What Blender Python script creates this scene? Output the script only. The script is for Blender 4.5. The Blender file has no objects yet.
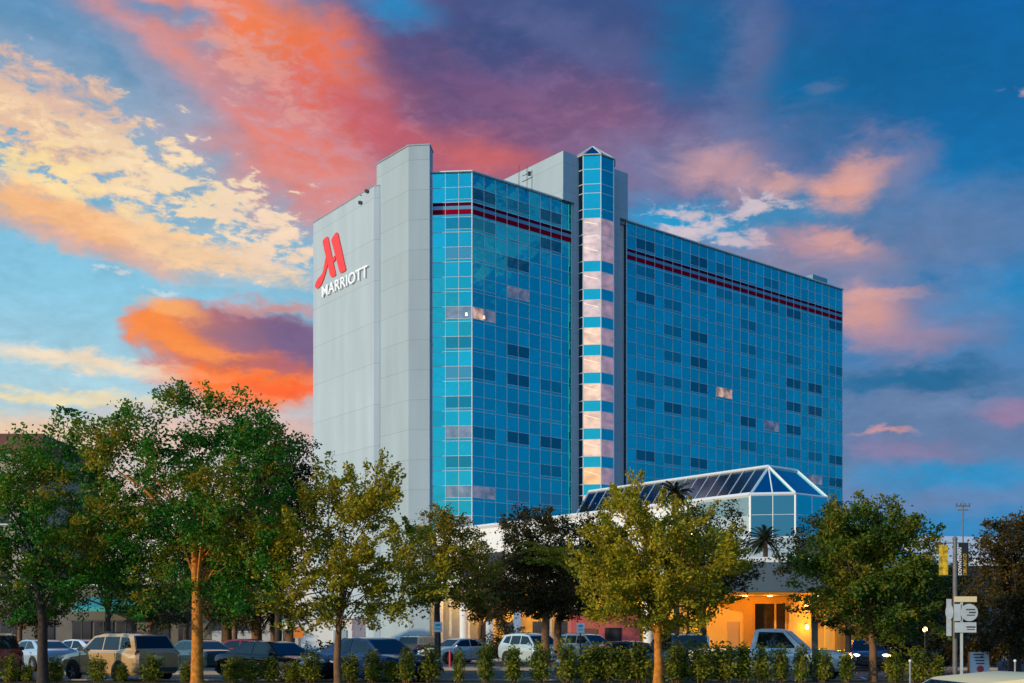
import bpy, bmesh, math, random
from mathutils import Vector, Matrix
rnd = random.Random(11)
sc = bpy.context.scene
COL = sc.collection
F, HZ, CX, CAMZ = 1150.0, 634.0, 512.0, 1.8      # focal length in pixels, horizon row, centre column, eye height

# ------------------------------------------------------------------ camera
cam = bpy.data.cameras.new('camera'); camo = bpy.data.objects.new('camera', cam); COL.objects.link(camo)
camo.location = (0, 0, CAMZ); camo.rotation_euler = (math.radians(90), 0, 0)
cam.sensor_width = 36; cam.lens = F / 1024 * 36; cam.shift_y = (HZ - 341.5) / 1024
cam.clip_start = 0.1; cam.clip_end = 6000
sc.camera = camo
sc.view_settings.view_transform = 'Standard'
try: sc.view_settings.look = 'None'
except Exception: pass
sc.view_settings.exposure = 0.0; sc.view_settings.gamma = 1.0
try: sc.cycles.max_bounces = 8; sc.cycles.transparent_max_bounces = 16
except Exception: pass

def lin(c):
    return tuple(((v/255)/12.92 if v/255 <= 0.04045 else ((v/255+0.055)/1.055)**2.4) for v in c)

# ------------------------------------------------------------------ sky (world)
SUN_EL, SUN_AZ = math.radians(11), math.radians(234)      # low golden sun behind the camera (azimuth clockwise from +Y)
world = bpy.data.worlds.new('World'); sc.world = world; world.use_nodes = True
nt = world.node_tree; N = nt.nodes; L = nt.links; N.clear()
def nd(t, **kw):
    n = N.new(t)
    for k, v in kw.items(): setattr(n, k, v)
    return n
def mth(op, a, b=None, c=None):
    n = nd('ShaderNodeMath', operation=op)
    for i, v in enumerate((a, b, c)):
        if v is None: continue
        if isinstance(v, (int, float)): n.inputs[i].default_value = v
        else: L.new(v, n.inputs[i])
    return n.outputs[0]
def vmul(vec, s):
    n = nd('ShaderNodeVectorMath', operation='MULTIPLY'); L.new(vec, n.inputs[0]); n.inputs[1].default_value = s; return n.outputs[0]
def vadd(a, b):
    n = nd('ShaderNodeVectorMath', operation='ADD')
    for i, v in enumerate((a, b)):
        if isinstance(v, tuple): n.inputs[i].default_value = v
        else: L.new(v, n.inputs[i])
    return n.outputs[0]
def mix(fac, a, b, mode='MIX'):
    n = nd('ShaderNodeMix', data_type='RGBA', blend_type=mode)
    for i, v in ((0, fac), (6, a), (7, b)):
        if isinstance(v, (int, float)): n.inputs[i].default_value = v
        elif isinstance(v, tuple): n.inputs[i].default_value = (*v[:3], 1)
        else: L.new(v, n.inputs[i])
    return n.outputs[2]
def mrange(v, a, b, c=0.0, d=1.0, smooth=True):
    n = nd('ShaderNodeMapRange', interpolation_type='SMOOTHSTEP' if smooth else 'LINEAR'); n.clamp = True
    L.new(v, n.inputs[0]); n.inputs[1].default_value = a; n.inputs[2].default_value = b
    n.inputs[3].default_value = c; n.inputs[4].default_value = d; return n.outputs[0]
def noise(vec, scale, detail=6, rough=0.55, dist=0.0):
    n = nd('ShaderNodeTexNoise'); L.new(vec, n.inputs['Vector']); n.inputs['Scale'].default_value = scale
    n.inputs['Detail'].default_value = detail; n.inputs['Roughness'].default_value = rough; n.inputs['Distortion'].default_value = dist
    return n
def ramp(v, stops):
    n = nd('ShaderNodeValToRGB'); L.new(v, n.inputs[0]); e = n.color_ramp.elements
    e[0].position, e[0].color = stops[0][0], (*lin(stops[0][1]), 1); e[1].position, e[1].color = stops[-1][0], (*lin(stops[-1][1]), 1)
    for p, c in stops[1:-1]:
        x = e.new(p); x.color = (*lin(c), 1)
    return n.outputs[0]
tc = nd('ShaderNodeTexCoord').outputs['Generated']
sx = nd('ShaderNodeSeparateXYZ'); L.new(tc, sx.inputs[0])
DX, DY, DZ = sx.outputs
AZ = mth('ARCTAN2', DX, DY)
TE = mth('DIVIDE', DZ, mth('SQRT', mth('ADD', mth('ADD', mth('MULTIPLY', DX, DX), mth('MULTIPLY', DY, DY)), 1e-5)))
cmb = nd('ShaderNodeCombineXYZ'); L.new(mth('MULTIPLY', AZ, F), cmb.inputs[0]); L.new(mth('MULTIPLY', TE, F), cmb.inputs[1])
UV = cmb.outputs[0]                                        # azimuth and slope of the view ray, in units of 1/1150
dirs = vmul(tc, (1, 1, 1.9))
n_big = noise(dirs, 5.5, 7, 0.58); n_mid = noise(dirs, 15, 7, 0.6, 0.4); n_fin = noise(vmul(tc, (1, 1, 2.3)), 46, 5, 0.62, 0.3)
warp = vadd(vmul(vadd(n_big.outputs['Color'], (-.5, -.5, -.5)), (150, 90, 0)), vmul(vadd(n_mid.outputs['Color'], (-.5, -.5, -.5)), (60, 44, 0)))
UVW = vadd(UV, warp)
UVH = vadd(UV, vadd(vmul(vadd(n_mid.outputs['Color'], (-.5, -.5, -.5)), (46, 40, 0)), vmul(vadd(n_fin.outputs['Color'], (-.5, -.5, -.5)), (26, 26, 0))))
NB, NM, NF = n_big.outputs[0], n_mid.outputs[0], n_fin.outputs[0]
def sph(px, y):
    az = math.atan((px - CX) / F); return az * F, (HZ - y) * math.cos(az)
# clear sky: paler towards the west (left), deep towards the east (right), bright again behind
te01 = mth('MULTIPLY', TE, 1.5)
left = ramp(te01, [(0.0, (226, 205, 190)), (0.22, (190, 216, 222)), (0.42, (140, 202, 228)), (0.65, (95, 168, 208)), (1.0, (62, 125, 178))])
right = ramp(te01, [(0.0, (30, 130, 185)), (0.2, (34, 132, 190)), (0.42, (10, 128, 190)), (0.62, (2, 104, 165)), (1.0, (0, 78, 150))])
back = ramp(te01, [(0.0, (222, 205, 200)), (0.16, (204, 216, 228)), (0.35, (170, 220, 244)), (0.7, (140, 206, 244)), (1.0, (130, 196, 240))])
back = mix(1.0, back, (.88, .97, 1.12), 'MULTIPLY')
west = mth('ADD', mth('MULTIPLY', DX, -.84), mth('MULTIPLY', DY, -.54))            # the bright afterglow lies to the west
glow = mth('MULTIPLY_ADD', mrange(west, .72, 1.0), .9, 1.0)
back = mix(1.0, back, glow, 'MULTIPLY')
base = mix(mrange(AZ, -0.26, 0.16), left, right)
aback = mth('ABSOLUTE', AZ)
base = mix(mth('MAXIMUM', mrange(aback, 1.9, 2.8), mrange(west, .2, .7)), base, back)
nish = nd('ShaderNodeTexSky', sky_type='NISHITA'); nish.sun_disc = False; nish.sun_elevation = SUN_EL; nish.sun_rotation = SUN_AZ
col = base
def blob(px, y, rx, ry, rot, c, soft=0.45, amt=0.9, nz=None, alpha=1.0, uv=None, bias=0.0):
    global col
    u, t = sph(px, y)
    q = nd('ShaderNodeVectorMath', operation='MULTIPLY_ADD'); L.new(col, q.inputs[0]); q.inputs[1].default_value = (1e-7, 1e-7, 0); L.new(uv or UVW, q.inputs[2])   # keeps the layers in order
    m = nd('ShaderNodeMapping', vector_type='TEXTURE'); L.new(q.outputs[0], m.inputs[0])
    m.inputs['Location'].default_value = (u, t, 0); m.inputs['Rotation'].default_value = (0, 0, math.radians(rot)); m.inputs['Scale'].default_value = (rx, ry, 1)
    ln = nd('ShaderNodeVectorMath', operation='LENGTH'); L.new(m.outputs[0], ln.inputs[0])
    r = mth('MULTIPLY_ADD', nz or NM, -2 * amt, mth('ADD', ln.outputs['Value'], amt + bias))
    f = mrange(r, 1 + soft, 1 - soft, 0, alpha)
    col = mix(f, col, lin(c))
# --- upper left to centre: the great salmon and purple cloud
blob(560, 60, 230, 110, -6, (66, 88, 142), .7, .8, alpha=.9)
blob(420, 95, 190, 120, -20, (118, 88, 128), .7, .7, alpha=.95)
blob(235, 55, 175, 75, -32, (222, 140, 128), .45, .9)
blob(330, 150, 165, 66, -12, (206, 126, 128), .55, .8)
blob(470, 145, 170, 60, -6, (172, 96, 116), .6, .7, alpha=.9)
blob(545, 85, 120, 55, 12, (98, 80, 126), .7, .9, alpha=.8)
blob(610, 130, 110, 55, -10, (122, 88, 126), .7, .9, alpha=.75)
blob(200, 95, 90, 30, -30, (204, 150, 156), .9, 1.0, NM, .8, UVH)
blob(265, 118, 60, 22, -25, (190, 148, 160), .9, 1.1, NM, .75, UVH)
blob(350, 180, 50, 20, -15, (196, 150, 160), .9, 1.1, NM, .6, UVH)
blob(290, 42, 88, 34, -38, (250, 126, 66), .9, .8, NM, .95)
blob(315, 95, 40, 60, 10, (240, 112, 84), .9, .9, NM, .8)
blob(275, 165, 62, 34, -40, (244, 120, 88), .8, .9, NM, .85)
blob(140, 40, 50, 14, -30, (246, 150, 124), .8, 1.0, NM, .7, UVH)
blob(290, 95, 150, 80, -30, (188, 142, 158), .5, 2.4, NF, .5, UVH, .55)
blob(250, 60, 110, 50, -30, (240, 168, 140), .5, 2.4, NF, .5, UVH, .7)
blob(470, 90, 170, 70, -10, (150, 104, 138), .6, 2.2, NF, .45, UVH, .55)
blob(480, 145, 50, 16, -12, (216, 104, 96), .9, .8, NM, .75)
blob(390, 130, 60, 22, -30, (200, 92, 104), .9, 1.0, NM, .7)
blob(430, 70, 70, 35, -25, (104, 74, 116), .9, .8, alpha=.7)
blob(530, 28, 130, 48, 0, (40, 76, 128), .9, .8, alpha=.75)
blob(500, 95, 50, 14, -15, (124, 84, 124), .9, 1.2, NM, .6, UVH)
blob(590, 40, 70, 18, -20, (96, 104, 150), .9, 1.2, NM, .5, UVH)
blob(400, 8, 30, 16, -10, (34, 134, 192), 1.1, .9, NM, .9, UVH)
blob(192, 15, 20, 10, 0, (92, 146, 188), 1.0, .9, NM, .85, UVH)
blob(150, 10, 26, 8, -20, (92, 146, 188), 1.0, .9, NM, .85, UVH)
blob(205, 48, 16, 9, 0, (130, 148, 180), 1.1, .9, NM, .7, UVH)
blob(105, 62, 90, 24, -34, (92, 150, 190), .7, .9, NM, .9, UVH)
blob(35, 22, 95, 45, -18, (80, 142, 186), .7, .8, NM, .85, UVH)
blob(180, 95, 60, 14, -36, (128, 152, 184), .9, .9, NM, .75, UVH)
# --- left: altocumulus field, cream puffs
blob(130, 150, 190, 60, -24, (176, 184, 198), .9, .8, NM, .55)
for (px, y, rx, ry, c, al, bi) in ((40, 130, 120, 40, (240, 196, 158), .9, .05), (140, 170, 140, 46, (246, 214, 172), .95, .42), (60, 92, 80, 22, (214, 178, 164), .7, .2),
                               (215, 205, 110, 40, (248, 222, 182), .95, .45), (270, 232, 80, 28, (244, 214, 186), .9, .42), (110, 200, 110, 26, (246, 216, 172), .9, .45), (20, 165, 70, 26, (252, 222, 160), .85, .3)):
    blob(px, y, rx, ry, -22, c, .40, 2.6, NF, al, UVH, bi)
blob(70, 222, 110, 18, -14, (246, 184, 138), .7, .8, NM, .95, UVH)
blob(190, 250, 105, 12, -12, (252, 208, 158), .6, 1.2, NF, .9, UVH)
blob(30, 205, 80, 15, -10, (250, 190, 132), .7, .9, NM, .9, UVH)
blob(70, 240, 90, 8, -12, (214, 168, 158), .9, .9, NM, .6, UVH)
blob(265, 262, 50, 8, -8, (238, 210, 184), .7, 1.8, NF, .8, UVH, .2)
blob(112, 268, 12, 3, 0, (226, 222, 220), .7, 1.6, NF, .7, UVH)
blob(165, 288, 14, 3, 0, (226, 222, 220), .7, 1.6, NF, .6, UVH)
# --- left low: orange cumulus
blob(232, 345, 94, 38, -6, (196, 116, 112), .28, .5, NM, 1, UVH)
blob(178, 328, 46, 26, -12, (252, 140, 60), .35, .6, NM, 1, UVH)
blob(245, 380, 80, 30, -3, (255, 124, 44), .40, .7, NM, 1, UVH)
blob(290, 340, 52, 24, -10, (122, 96, 134), .6, .7, NM, 1, UVH)
blob(225, 330, 36, 16, -20, (150, 108, 128), .8, .8, NM, .85, UVH)
blob(205, 352, 50, 9, -12, (255, 150, 72), .7, .9, NM, .8, UVH)
blob(262, 368, 60, 7, -4, (170, 94, 104), .8, 1.0, NM, .75, UVH)
blob(280, 308, 48, 7, -5, (214, 138, 126), .7, .9, NM, .8, UVH)
blob(170, 305, 28, 8, -10, (255, 176, 104), .7, .9, NM, .8, UVH)
blob(290, 392, 40, 7, 0, (255, 96, 34), .8, .9, NM, .8, UVH)
# --- left low streaks
blob(88, 362, 74, 8, -3, (246, 222, 190), .7, 1.0, NM, .95, UVH)
blob(40, 397, 125, 7, 0, (250, 228, 178), .8, .8, NM, .9, UVH)
blob(250, 430, 130, 20, 0, (230, 182, 166), .9, .6, NM, .85, UVH)
blob(20, 434, 130, 16, 0, (250, 206, 160), .9, .6, NM, .85, UVH)
blob(80, 500, 500, 50, 0, (226, 190, 176), .9, .4, NM, .8, UVH)
# --- right: blue and mauve
blob(850, 70, 120, 50, -8, (0, 94, 148), .9, .7, alpha=.85)
blob(748, 90, 24, 88, -8, (96, 110, 154), .8, .8, NM, .9, UVH)
blob(800, 110, 46, 42, 0, (0, 102, 156), .9, .8, NM, .8, UVH)
blob(690, 40, 40, 50, -10, (10, 100, 152), .9, .9, NM, .8, UVH)
blob(700, 165, 110, 36, 4, (118, 120, 160), .8, .8, NM, .9, UVH)
blob(855, 176, 60, 30, 14, (140, 130, 160), .6, .9, NM, .9, UVH)
blob(900, 235, 150, 42, -3, (96, 122, 164), .8, .8, alpha=.9)
blob(765, 258, 120, 28, -10, (138, 134, 164), .8, .8, NM, .9, UVH)
blob(690, 222, 62, 20, -14, (16, 154, 206), .8, .8, NM, .95, UVH)
blob(780, 212, 60, 14, -6, (60, 140, 186), .9, .9, NM, .8, UVH)
blob(848, 186, 26, 22, 14, (230, 164, 144), .7, .9, NM, .95, UVH)
blob(862, 170, 32, 9, 10, (206, 156, 156), .8, 1.0, NM, .8, UVH)
blob(722, 172, 40, 22, -16, (196, 152, 158), .8, 1.0, NM, .85, UVH)
blob(782, 180, 20, 12, 0, (214, 164, 156), .8, 1.1, NM, .8, UVH)
for (px, y, rx, ry) in ((700, 215, 34, 10), (725, 232, 36, 12), (690, 238, 28, 8), (668, 208, 22, 8), (775, 200, 30, 8), (750, 205, 24, 8)):
    blob(px, y, rx, ry, -10, (204, 188, 196), .5, 2.2, NF, .9, UVH, .25)
blob(815, 242, 50, 12, -12, (190, 146, 156), .8, .9, NM, .8, UVH)
blob(842, 238, 24, 7, -10, (214, 158, 148), .9, .9, NM, .8, UVH)
blob(925, 320, 72, 34, 0, (118, 126, 166), .5, .8, NM, .95, UVH)
blob(865, 316, 30, 20, -12, (224, 158, 142), .8, .8, NM, .85, UVH)
blob(905, 336, 42, 12, -6, (176, 138, 160), .9, .8, NM, .75, UVH)
blob(870, 299, 40, 5, 0, (216, 160, 150), .8, .9, NM, .6, UVH)
blob(985, 300, 40, 20, 0, (8, 136, 192), .9, .8, NM, .6, UVH)
blob(920, 430, 200, 70, 0, (98, 120, 160), .8, .6, alpha=.92)
blob(930, 376, 62, 13, -4, (4, 98, 146), .7, .9, NM, .9, UVH)
blob(860, 384, 40, 9, 0, (10, 102, 150), .8, .9, NM, .75, UVH)
blob(885, 429, 24, 3.5, 0, (212, 150, 150), .8, 1.0, NM, .8, UVH)
blob(905, 452, 46, 11, -8, (144, 122, 162), .9, .9, NM, .7, UVH)
blob(1016, 410, 28, 10, -8, (164, 118, 152), .9, .9, NM, .65, UVH)
blob(920, 405, 60, 7, 0, (106, 132, 172), .9, 1.1, NM, .6, UVH)
blob(960, 480, 70, 14, 0, (20, 138, 194), .8, .8, NM, .9, UVH)
blob(900, 505, 80, 14, 0, (100, 130, 180), .9, .8, NM, .7, UVH)
blob(960, 535, 90, 16, 0, (12, 128, 190), .8, .8, NM, .75, UVH)
blob(1022, 98, 14, 4, -8, (176, 160, 172), .7, 1.0, NM, .8, UVH)
blob(830, 82, 10, 7, 0, (84, 112, 156), .9, .8, NM, .7, UVH)
# soft cloud banks round the rest of the sky
bank = mrange(NB, .52, .72)
col = mix(mth('MULTIPLY', mth('MULTIPLY', bank, mrange(aback, .55, .9)), mrange(TE, .9, .15)), col, mix(mrange(aback, 1.2, 2.4), lin((120, 140, 184)), lin((226, 214, 222))))
grain = mth('ADD', mth('MULTIPLY', NF, .36), mth('MULTIPLY_ADD', NM, .34, .65))
col = mix(1.0, col, grain, 'MULTIPLY')
# below the horizon
col = mix(mrange(DZ, -.02, -.12), col, lin((70, 70, 72)))
bg = nd('ShaderNodeBackground'); bg.inputs[1].default_value = 0.1
L.new(vadd(vmul(col, (9.6, 9.6, 9.6)), vmul(nish.outputs[0], (.05, .06, .075))), bg.inputs[0])
wo = nd('ShaderNodeOutputWorld'); L.new(bg.outputs[0], wo.inputs[0])
world.cycles.sampling_method = 'MANUAL'; world.cycles.sample_map_resolution = 512

# ------------------------------------------------------------------ sun
sl = bpy.data.lights.new('sun', 'SUN'); sl.energy = 3.1; sl.angle = math.radians(1.5); sl.color = (1.0, .74, .38)
so = bpy.data.objects.new('sun', sl); COL.objects.link(so)
sd = Vector((math.sin(SUN_AZ) * math.cos(SUN_EL), math.cos(SUN_AZ) * math.cos(SUN_EL), math.sin(SUN_EL)))
so.rotation_euler = (-sd).to_track_quat('-Z', 'Y').to_euler(); so.location = sd * 60 + Vector((0, 0, 20))

# ------------------------------------------------------------------ materials
def mat(name, c, rough=.6, metal=0.0, coat=0.0, emit=None, estr=0.0, spec=.5, nvar=0.0, nscale=3.0, bump=0.0, bscale=20.0):
    m = bpy.data.materials.new(name); m.use_nodes = True; t = m.node_tree; p = t.nodes['Principled BSDF']
    p.inputs['Base Color'].default_value = (*c, 1); p.inputs['Roughness'].default_value = rough; p.inputs['Metallic'].default_value = metal
    p.inputs['Coat Weight'].default_value = coat; p.inputs['Coat Roughness'].default_value = .05; p.inputs['Specular IOR Level'].default_value = spec
    if emit: p.inputs['Emission Color'].default_value = (*emit, 1); p.inputs['Emission Strength'].default_value = estr
    if nvar or bump:
        tcn = t.nodes.new('ShaderNodeTexCoord')
    if nvar:
        n = t.nodes.new('ShaderNodeTexNoise'); n.inputs['Scale'].default_value = nscale; n.inputs['Detail'].default_value = 6
        t.links.new(tcn.outputs['Object'], n.inputs['Vector'])
        mr = t.nodes.new('ShaderNodeMapRange'); mr.inputs[1].default_value = .3; mr.inputs[2].default_value = .7; mr.inputs[3].default_value = 1 - nvar; mr.inputs[4].default_value = 1 + nvar
        t.links.new(n.outputs[0], mr.inputs[0])
        mx = t.nodes.new('ShaderNodeMix'); mx.data_type = 'RGBA'; mx.blend_type = 'MULTIPLY'; mx.inputs[0].default_value = 1
        mx.inputs[6].default_value = (*c, 1); t.links.new(mr.outputs[0], mx.inputs[7]); t.links.new(mx.outputs[2], p.inputs['Base Color'])
    if bump:
        n2 = t.nodes.new('ShaderNodeTexNoise'); n2.inputs['Scale'].default_value = bscale; n2.inputs['Detail'].default_value = 4
        t.links.new(tcn.outputs['Object'], n2.inputs['Vector'])
        b = t.nodes.new('ShaderNodeBump'); b.inputs['Strength'].default_value = bump; b.inputs['Distance'].default_value = .02
        t.links.new(n2.outputs[0], b.inputs['Height']); t.links.new(b.outputs[0], p.inputs['Normal'])
    return m
def panel_mat(name, c, pitch, joint=.035, dark=.62, off=0.0):
    """cast panels: a recessed joint every `pitch` metres of height, faint streaks and panel to panel change"""
    m = mat(name, c, .75); t = m.node_tree; p = t.nodes['Principled BSDF']; K = t.links
    g = t.nodes.new('ShaderNodeNewGeometry'); s = t.nodes.new('ShaderNodeSeparateXYZ'); K.new(g.outputs['Position'], s.inputs[0])
    def M(op, a, b):
        n = t.nodes.new('ShaderNodeMath'); n.operation = op
        for i, v in enumerate((a, b)):
            if isinstance(v, (int, float)): n.inputs[i].default_value = v
            else: K.new(v, n.inputs[i])
        return n.outputs[0]
    q = M('DIVIDE', M('ADD', s.outputs[2], off), pitch); fr = M('FRACT', q, 0); fl = M('FLOOR', q, 0)
    j = M('LESS_THAN', fr, joint / pitch)
    wn = t.nodes.new('ShaderNodeTexWhiteNoise'); wn.noise_dimensions = '1D'; K.new(fl, wn.inputs['W'])
    ns = t.nodes.new('ShaderNodeTexNoise'); ns.inputs['Scale'].default_value = .35; ns.inputs['Detail'].default_value = 7
    mp = t.nodes.new('ShaderNodeMapping'); mp.inputs['Scale'].default_value = (1.6, 1.6, .25); K.new(g.outputs['Position'], mp.inputs[0]); K.new(mp.outputs[0], ns.inputs['Vector'])
    v = M('ADD', M('MULTIPLY', wn.outputs[0], .05), M('ADD', M('MULTIPLY', ns.outputs[0], .34), .805))
    v = M('MULTIPLY', v, M('SUBTRACT', 1.0, M('MULTIPLY', j, 1 - dark)))
    mx = t.nodes.new('ShaderNodeMix'); mx.data_type = 'RGBA'; mx.blend_type = 'MULTIPLY'; mx.inputs[0].default_value = 1; mx.inputs[6].default_value = (*c, 1)
    K.new(v, mx.inputs[7]); K.new(mx.outputs[2], p.inputs['Base Color'])
    return m
def glass_mat(name, c, rough=.03, wav=.06, scale=.6):
    """coated reflective glass, slightly wavy"""
    m = mat(name, c, rough, 1.0); t = m.node_tree; p = t.nodes['Principled BSDF']
    g = t.nodes.new('ShaderNodeNewGeometry'); n = t.nodes.new('ShaderNodeTexNoise'); n.inputs['Scale'].default_value = scale; n.inputs['Detail'].default_value = 2
    t.links.new(g.outputs['Position'], n.inputs['Vector']); b = t.nodes.new('ShaderNodeBump'); b.inputs['Strength'].default_value = wav; b.inputs['Distance'].default_value = .3
    t.links.new(n.outputs[0], b.inputs['Height']); t.links.new(b.outputs[0], p.inputs['Normal'])
    mx = t.nodes.new('ShaderNodeMix'); mx.data_type = 'RGBA'; mx.blend_type = 'MULTIPLY'; mx.inputs[0].default_value = 1; mx.inputs[6].default_value = (*c, 1)
    mr = t.nodes.new('ShaderNodeMapRange'); mr.inputs[3].default_value = .86; mr.inputs[4].default_value = 1.1
    t.links.new(g.outputs['Random Per Island'], mr.inputs[0]); t.links.new(mr.outputs[0], mx.inputs[7]); t.links.new(mx.outputs[2], p.inputs['Base Color'])
    return m
def leaf_mat(name, cols, trans=.35, nscale=.5):
    m = bpy.data.materials.new(name); m.use_nodes = True; t = m.node_tree; t.nodes.clear(); K = t.links
    g = t.nodes.new('ShaderNodeNewGeometry'); cr = t.nodes.new('ShaderNodeValToRGB')
    tcn = t.nodes.new('ShaderNodeTexCoord'); ns = t.nodes.new('ShaderNodeTexNoise'); ns.inputs['Scale'].default_value = nscale; ns.inputs['Detail'].default_value = 3
    K.new(tcn.outputs['Object'], ns.inputs['Vector'])
    a = t.nodes.new('ShaderNodeMath'); a.operation = 'MULTIPLY_ADD'; a.inputs[1].default_value = 2.6; a.inputs[2].default_value = -1.0; K.new(ns.outputs[0], a.inputs[0])
    b = t.nodes.new('ShaderNodeMath'); b.operation = 'MULTIPLY_ADD'; b.inputs[1].default_value = .55; K.new(g.outputs['Random Per Island'], b.inputs[0]); K.new(a.outputs[0], b.inputs[2])
    K.new(b.outputs[0], cr.inputs[0]); e = cr.color_ramp.elements
    e[0].position, e[0].color = 0.0, (*cols[0], 1); e[1].position, e[1].color = 1.0, (*cols[-1], 1)
    for i, c in enumerate(cols[1:-1]):
        x = e.new((i + 1) / (len(cols) - 1)); x.color = (*c, 1)
    d = t.nodes.new('ShaderNodeBsdfPrincipled'); d.inputs['Roughness'].default_value = .5; d.inputs['Specular IOR Level'].default_value = .3
    tr = t.nodes.new('ShaderNodeBsdfTranslucent'); mxs = t.nodes.new('ShaderNodeMixShader'); mxs.inputs[0].default_value = trans
    K.new(cr.outputs[0], d.inputs['Base Color']); K.new(cr.outputs[0], tr.inputs[0]); K.new(d.outputs[0], mxs.inputs[1]); K.new(tr.outputs[0], mxs.inputs[2])
    o = t.nodes.new('ShaderNodeOutputMaterial'); K.new(mxs.outputs[0], o.inputs[0])
    return m
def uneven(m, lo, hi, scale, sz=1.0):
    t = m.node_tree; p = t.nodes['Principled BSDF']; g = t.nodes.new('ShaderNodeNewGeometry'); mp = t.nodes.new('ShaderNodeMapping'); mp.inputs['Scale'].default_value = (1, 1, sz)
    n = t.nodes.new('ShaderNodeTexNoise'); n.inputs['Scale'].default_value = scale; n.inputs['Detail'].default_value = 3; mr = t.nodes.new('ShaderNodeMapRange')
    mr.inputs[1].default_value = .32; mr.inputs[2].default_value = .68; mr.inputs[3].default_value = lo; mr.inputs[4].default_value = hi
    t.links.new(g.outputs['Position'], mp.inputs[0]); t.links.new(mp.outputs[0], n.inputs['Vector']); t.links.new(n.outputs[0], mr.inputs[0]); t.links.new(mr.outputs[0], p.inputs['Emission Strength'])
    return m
M = {}
M['concrete'] = panel_mat('cast_concrete', (.385, .49, .58), 4.35, .05, .70, .15)
M['concrete2'] = panel_mat('pier_concrete', (.33, .43, .50), 3.05, .05, .70, -1.2)
M['plain'] = mat('plain_concrete', (.45, .47, .48), .8, nvar=.08, nscale=.6)
M['glass'] = glass_mat('blue_mirror_glass', (.03, .54, .58), .03, .06)
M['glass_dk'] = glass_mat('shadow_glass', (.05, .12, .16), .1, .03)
M['win'] = [glass_mat('window_teal', (.03, .33, .37), .06), glass_mat('window_dark', (.03, .20, .245), .06), glass_mat('window_blue', (.03, .54, .57), .05),
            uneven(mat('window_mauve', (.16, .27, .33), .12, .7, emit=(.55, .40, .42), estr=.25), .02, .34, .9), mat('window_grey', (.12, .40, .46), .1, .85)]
M['win_lit'] = uneven(mat('window_lit', (.3, .24, .22), .15, .4, emit=(1, .56, .36), estr=.42), .05, .7, 1.1)
M['rail'] = mat('glowing_stair_rail', (.9, .8, .65), .5, emit=(1, .8, .5), estr=.5)  # rail glows by itself to look lit from inside the stair
M['lampglow'] = mat('room_lamp', (.9, .8, .6), .5, emit=(1, .66, .34), estr=1.5)
M['mull'] = mat('aluminium_mullion', (.66, .72, .76), .5, .1)
M['trim'] = mat('white_trim', (.74, .78, .80), .5)
M['maroon'] = mat('maroon_stripe', (.075, .004, .028), .8, spec=.0)
M['redstripe'] = mat('red_stripe', (.27, .003, .020), .8, spec=.0)
M['bluestripe'] = mat('grey_blue_stripe', (.12, .30, .42), .3, .3)
M['red'] = mat('sign_red', (.74, .035, .025), .4, emit=(1, .05, .03), estr=.15)
M['white'] = mat('white_paint', (.82, .83, .83), .5)
M['platewhite'] = mat('dull_white_plate', (.46, .52, .55), .5, nvar=.12, nscale=3)
M['letter'] = mat('letter_white', (.85, .86, .87), .45, emit=(1, 1, 1), estr=.12)
M['black'] = mat('black_plastic', (.012, .012, .014), .5)
M['dark'] = mat('dark_grey', (.05, .052, .055), .6)
M['steel'] = mat('galvanised_steel', (.36, .38, .40), .45, .6, nvar=.15, nscale=4)
M['poleg'] = mat('weathered_pole', (.13, .135, .14), .6, nvar=.2, nscale=4)
M['asphalt'] = mat('asphalt', (.055, .058, .066), .85, nvar=.3, nscale=.35, bump=.4, bscale=60)
M['kerb'] = mat('kerb_concrete', (.40, .36, .31), .85, nvar=.2, nscale=1.5)
M['paving'] = mat('pavement', (.30, .28, .26), .85, nvar=.18, nscale=.8)
M['mulch'] = mat('bark_mulch', (.06, .036, .022), .95, nvar=.4, nscale=5, bump=.8, bscale=18)
M['land'] = mat('dry_ground', (.12, .115, .08), .95, nvar=.3, nscale=.05)
M['lawn'] = mat('grass_verge', (.06, .075, .022), .95, nvar=.3, nscale=1.2, bump=.6, bscale=30)
M['paint'] = mat('road_paint', (.62, .62, .58), .7, nvar=.15, nscale=3)
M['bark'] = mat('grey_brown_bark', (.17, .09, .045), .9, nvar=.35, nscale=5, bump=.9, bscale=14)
M['bark_lit'] = mat('lamplit_bark', (.50, .18, .02), .9, nvar=.45, nscale=6, bump=.9, bscale=14)  # orange street-lamp light put into the bark colour
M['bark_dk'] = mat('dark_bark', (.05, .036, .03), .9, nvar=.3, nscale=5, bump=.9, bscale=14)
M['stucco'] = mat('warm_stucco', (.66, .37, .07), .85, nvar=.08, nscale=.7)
M['fascia'] = mat('slate_fascia', (.075, .115, .15), .6, nvar=.06, nscale=.5)
M['greywall'] = mat('blue_grey_wall', (.34, .44, .50), .6, nvar=.06, nscale=.5)
M['whitewall'] = mat('white_wall', (.72, .76, .79), .6, nvar=.05, nscale=.5)
M['pane_pale'] = mat('pale_glass', (.22, .36, .38), .12, .35)
M['pane_grey'] = glass_mat('grey_blue_glass', (.06, .24, .31), .08, .03)
M['roofglass'] = glass_mat('roof_glass', (.10, .15, .19), .12, .02)
M['roofblue'] = glass_mat('roof_glass_blue', (.02, .62, .66), .05, .02)
M['shop'] = mat('dull_shop_wall', (.15, .145, .13), .85, nvar=.15, nscale=.6)
M['warehouse'] = mat('dim_blue_wall', (.10, .14, .18), .8, nvar=.1, nscale=.5)
M['teal'] = mat('teal_canopy', (.03, .40, .45), .5)
M['brick'] = mat('red_brown_brick', (.16, .06, .055), .85, nvar=.15, nscale=2)
M['pinkwall'] = mat('salmon_wall', (.48, .10, .10), .8, nvar=.1, nscale=.8)
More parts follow.
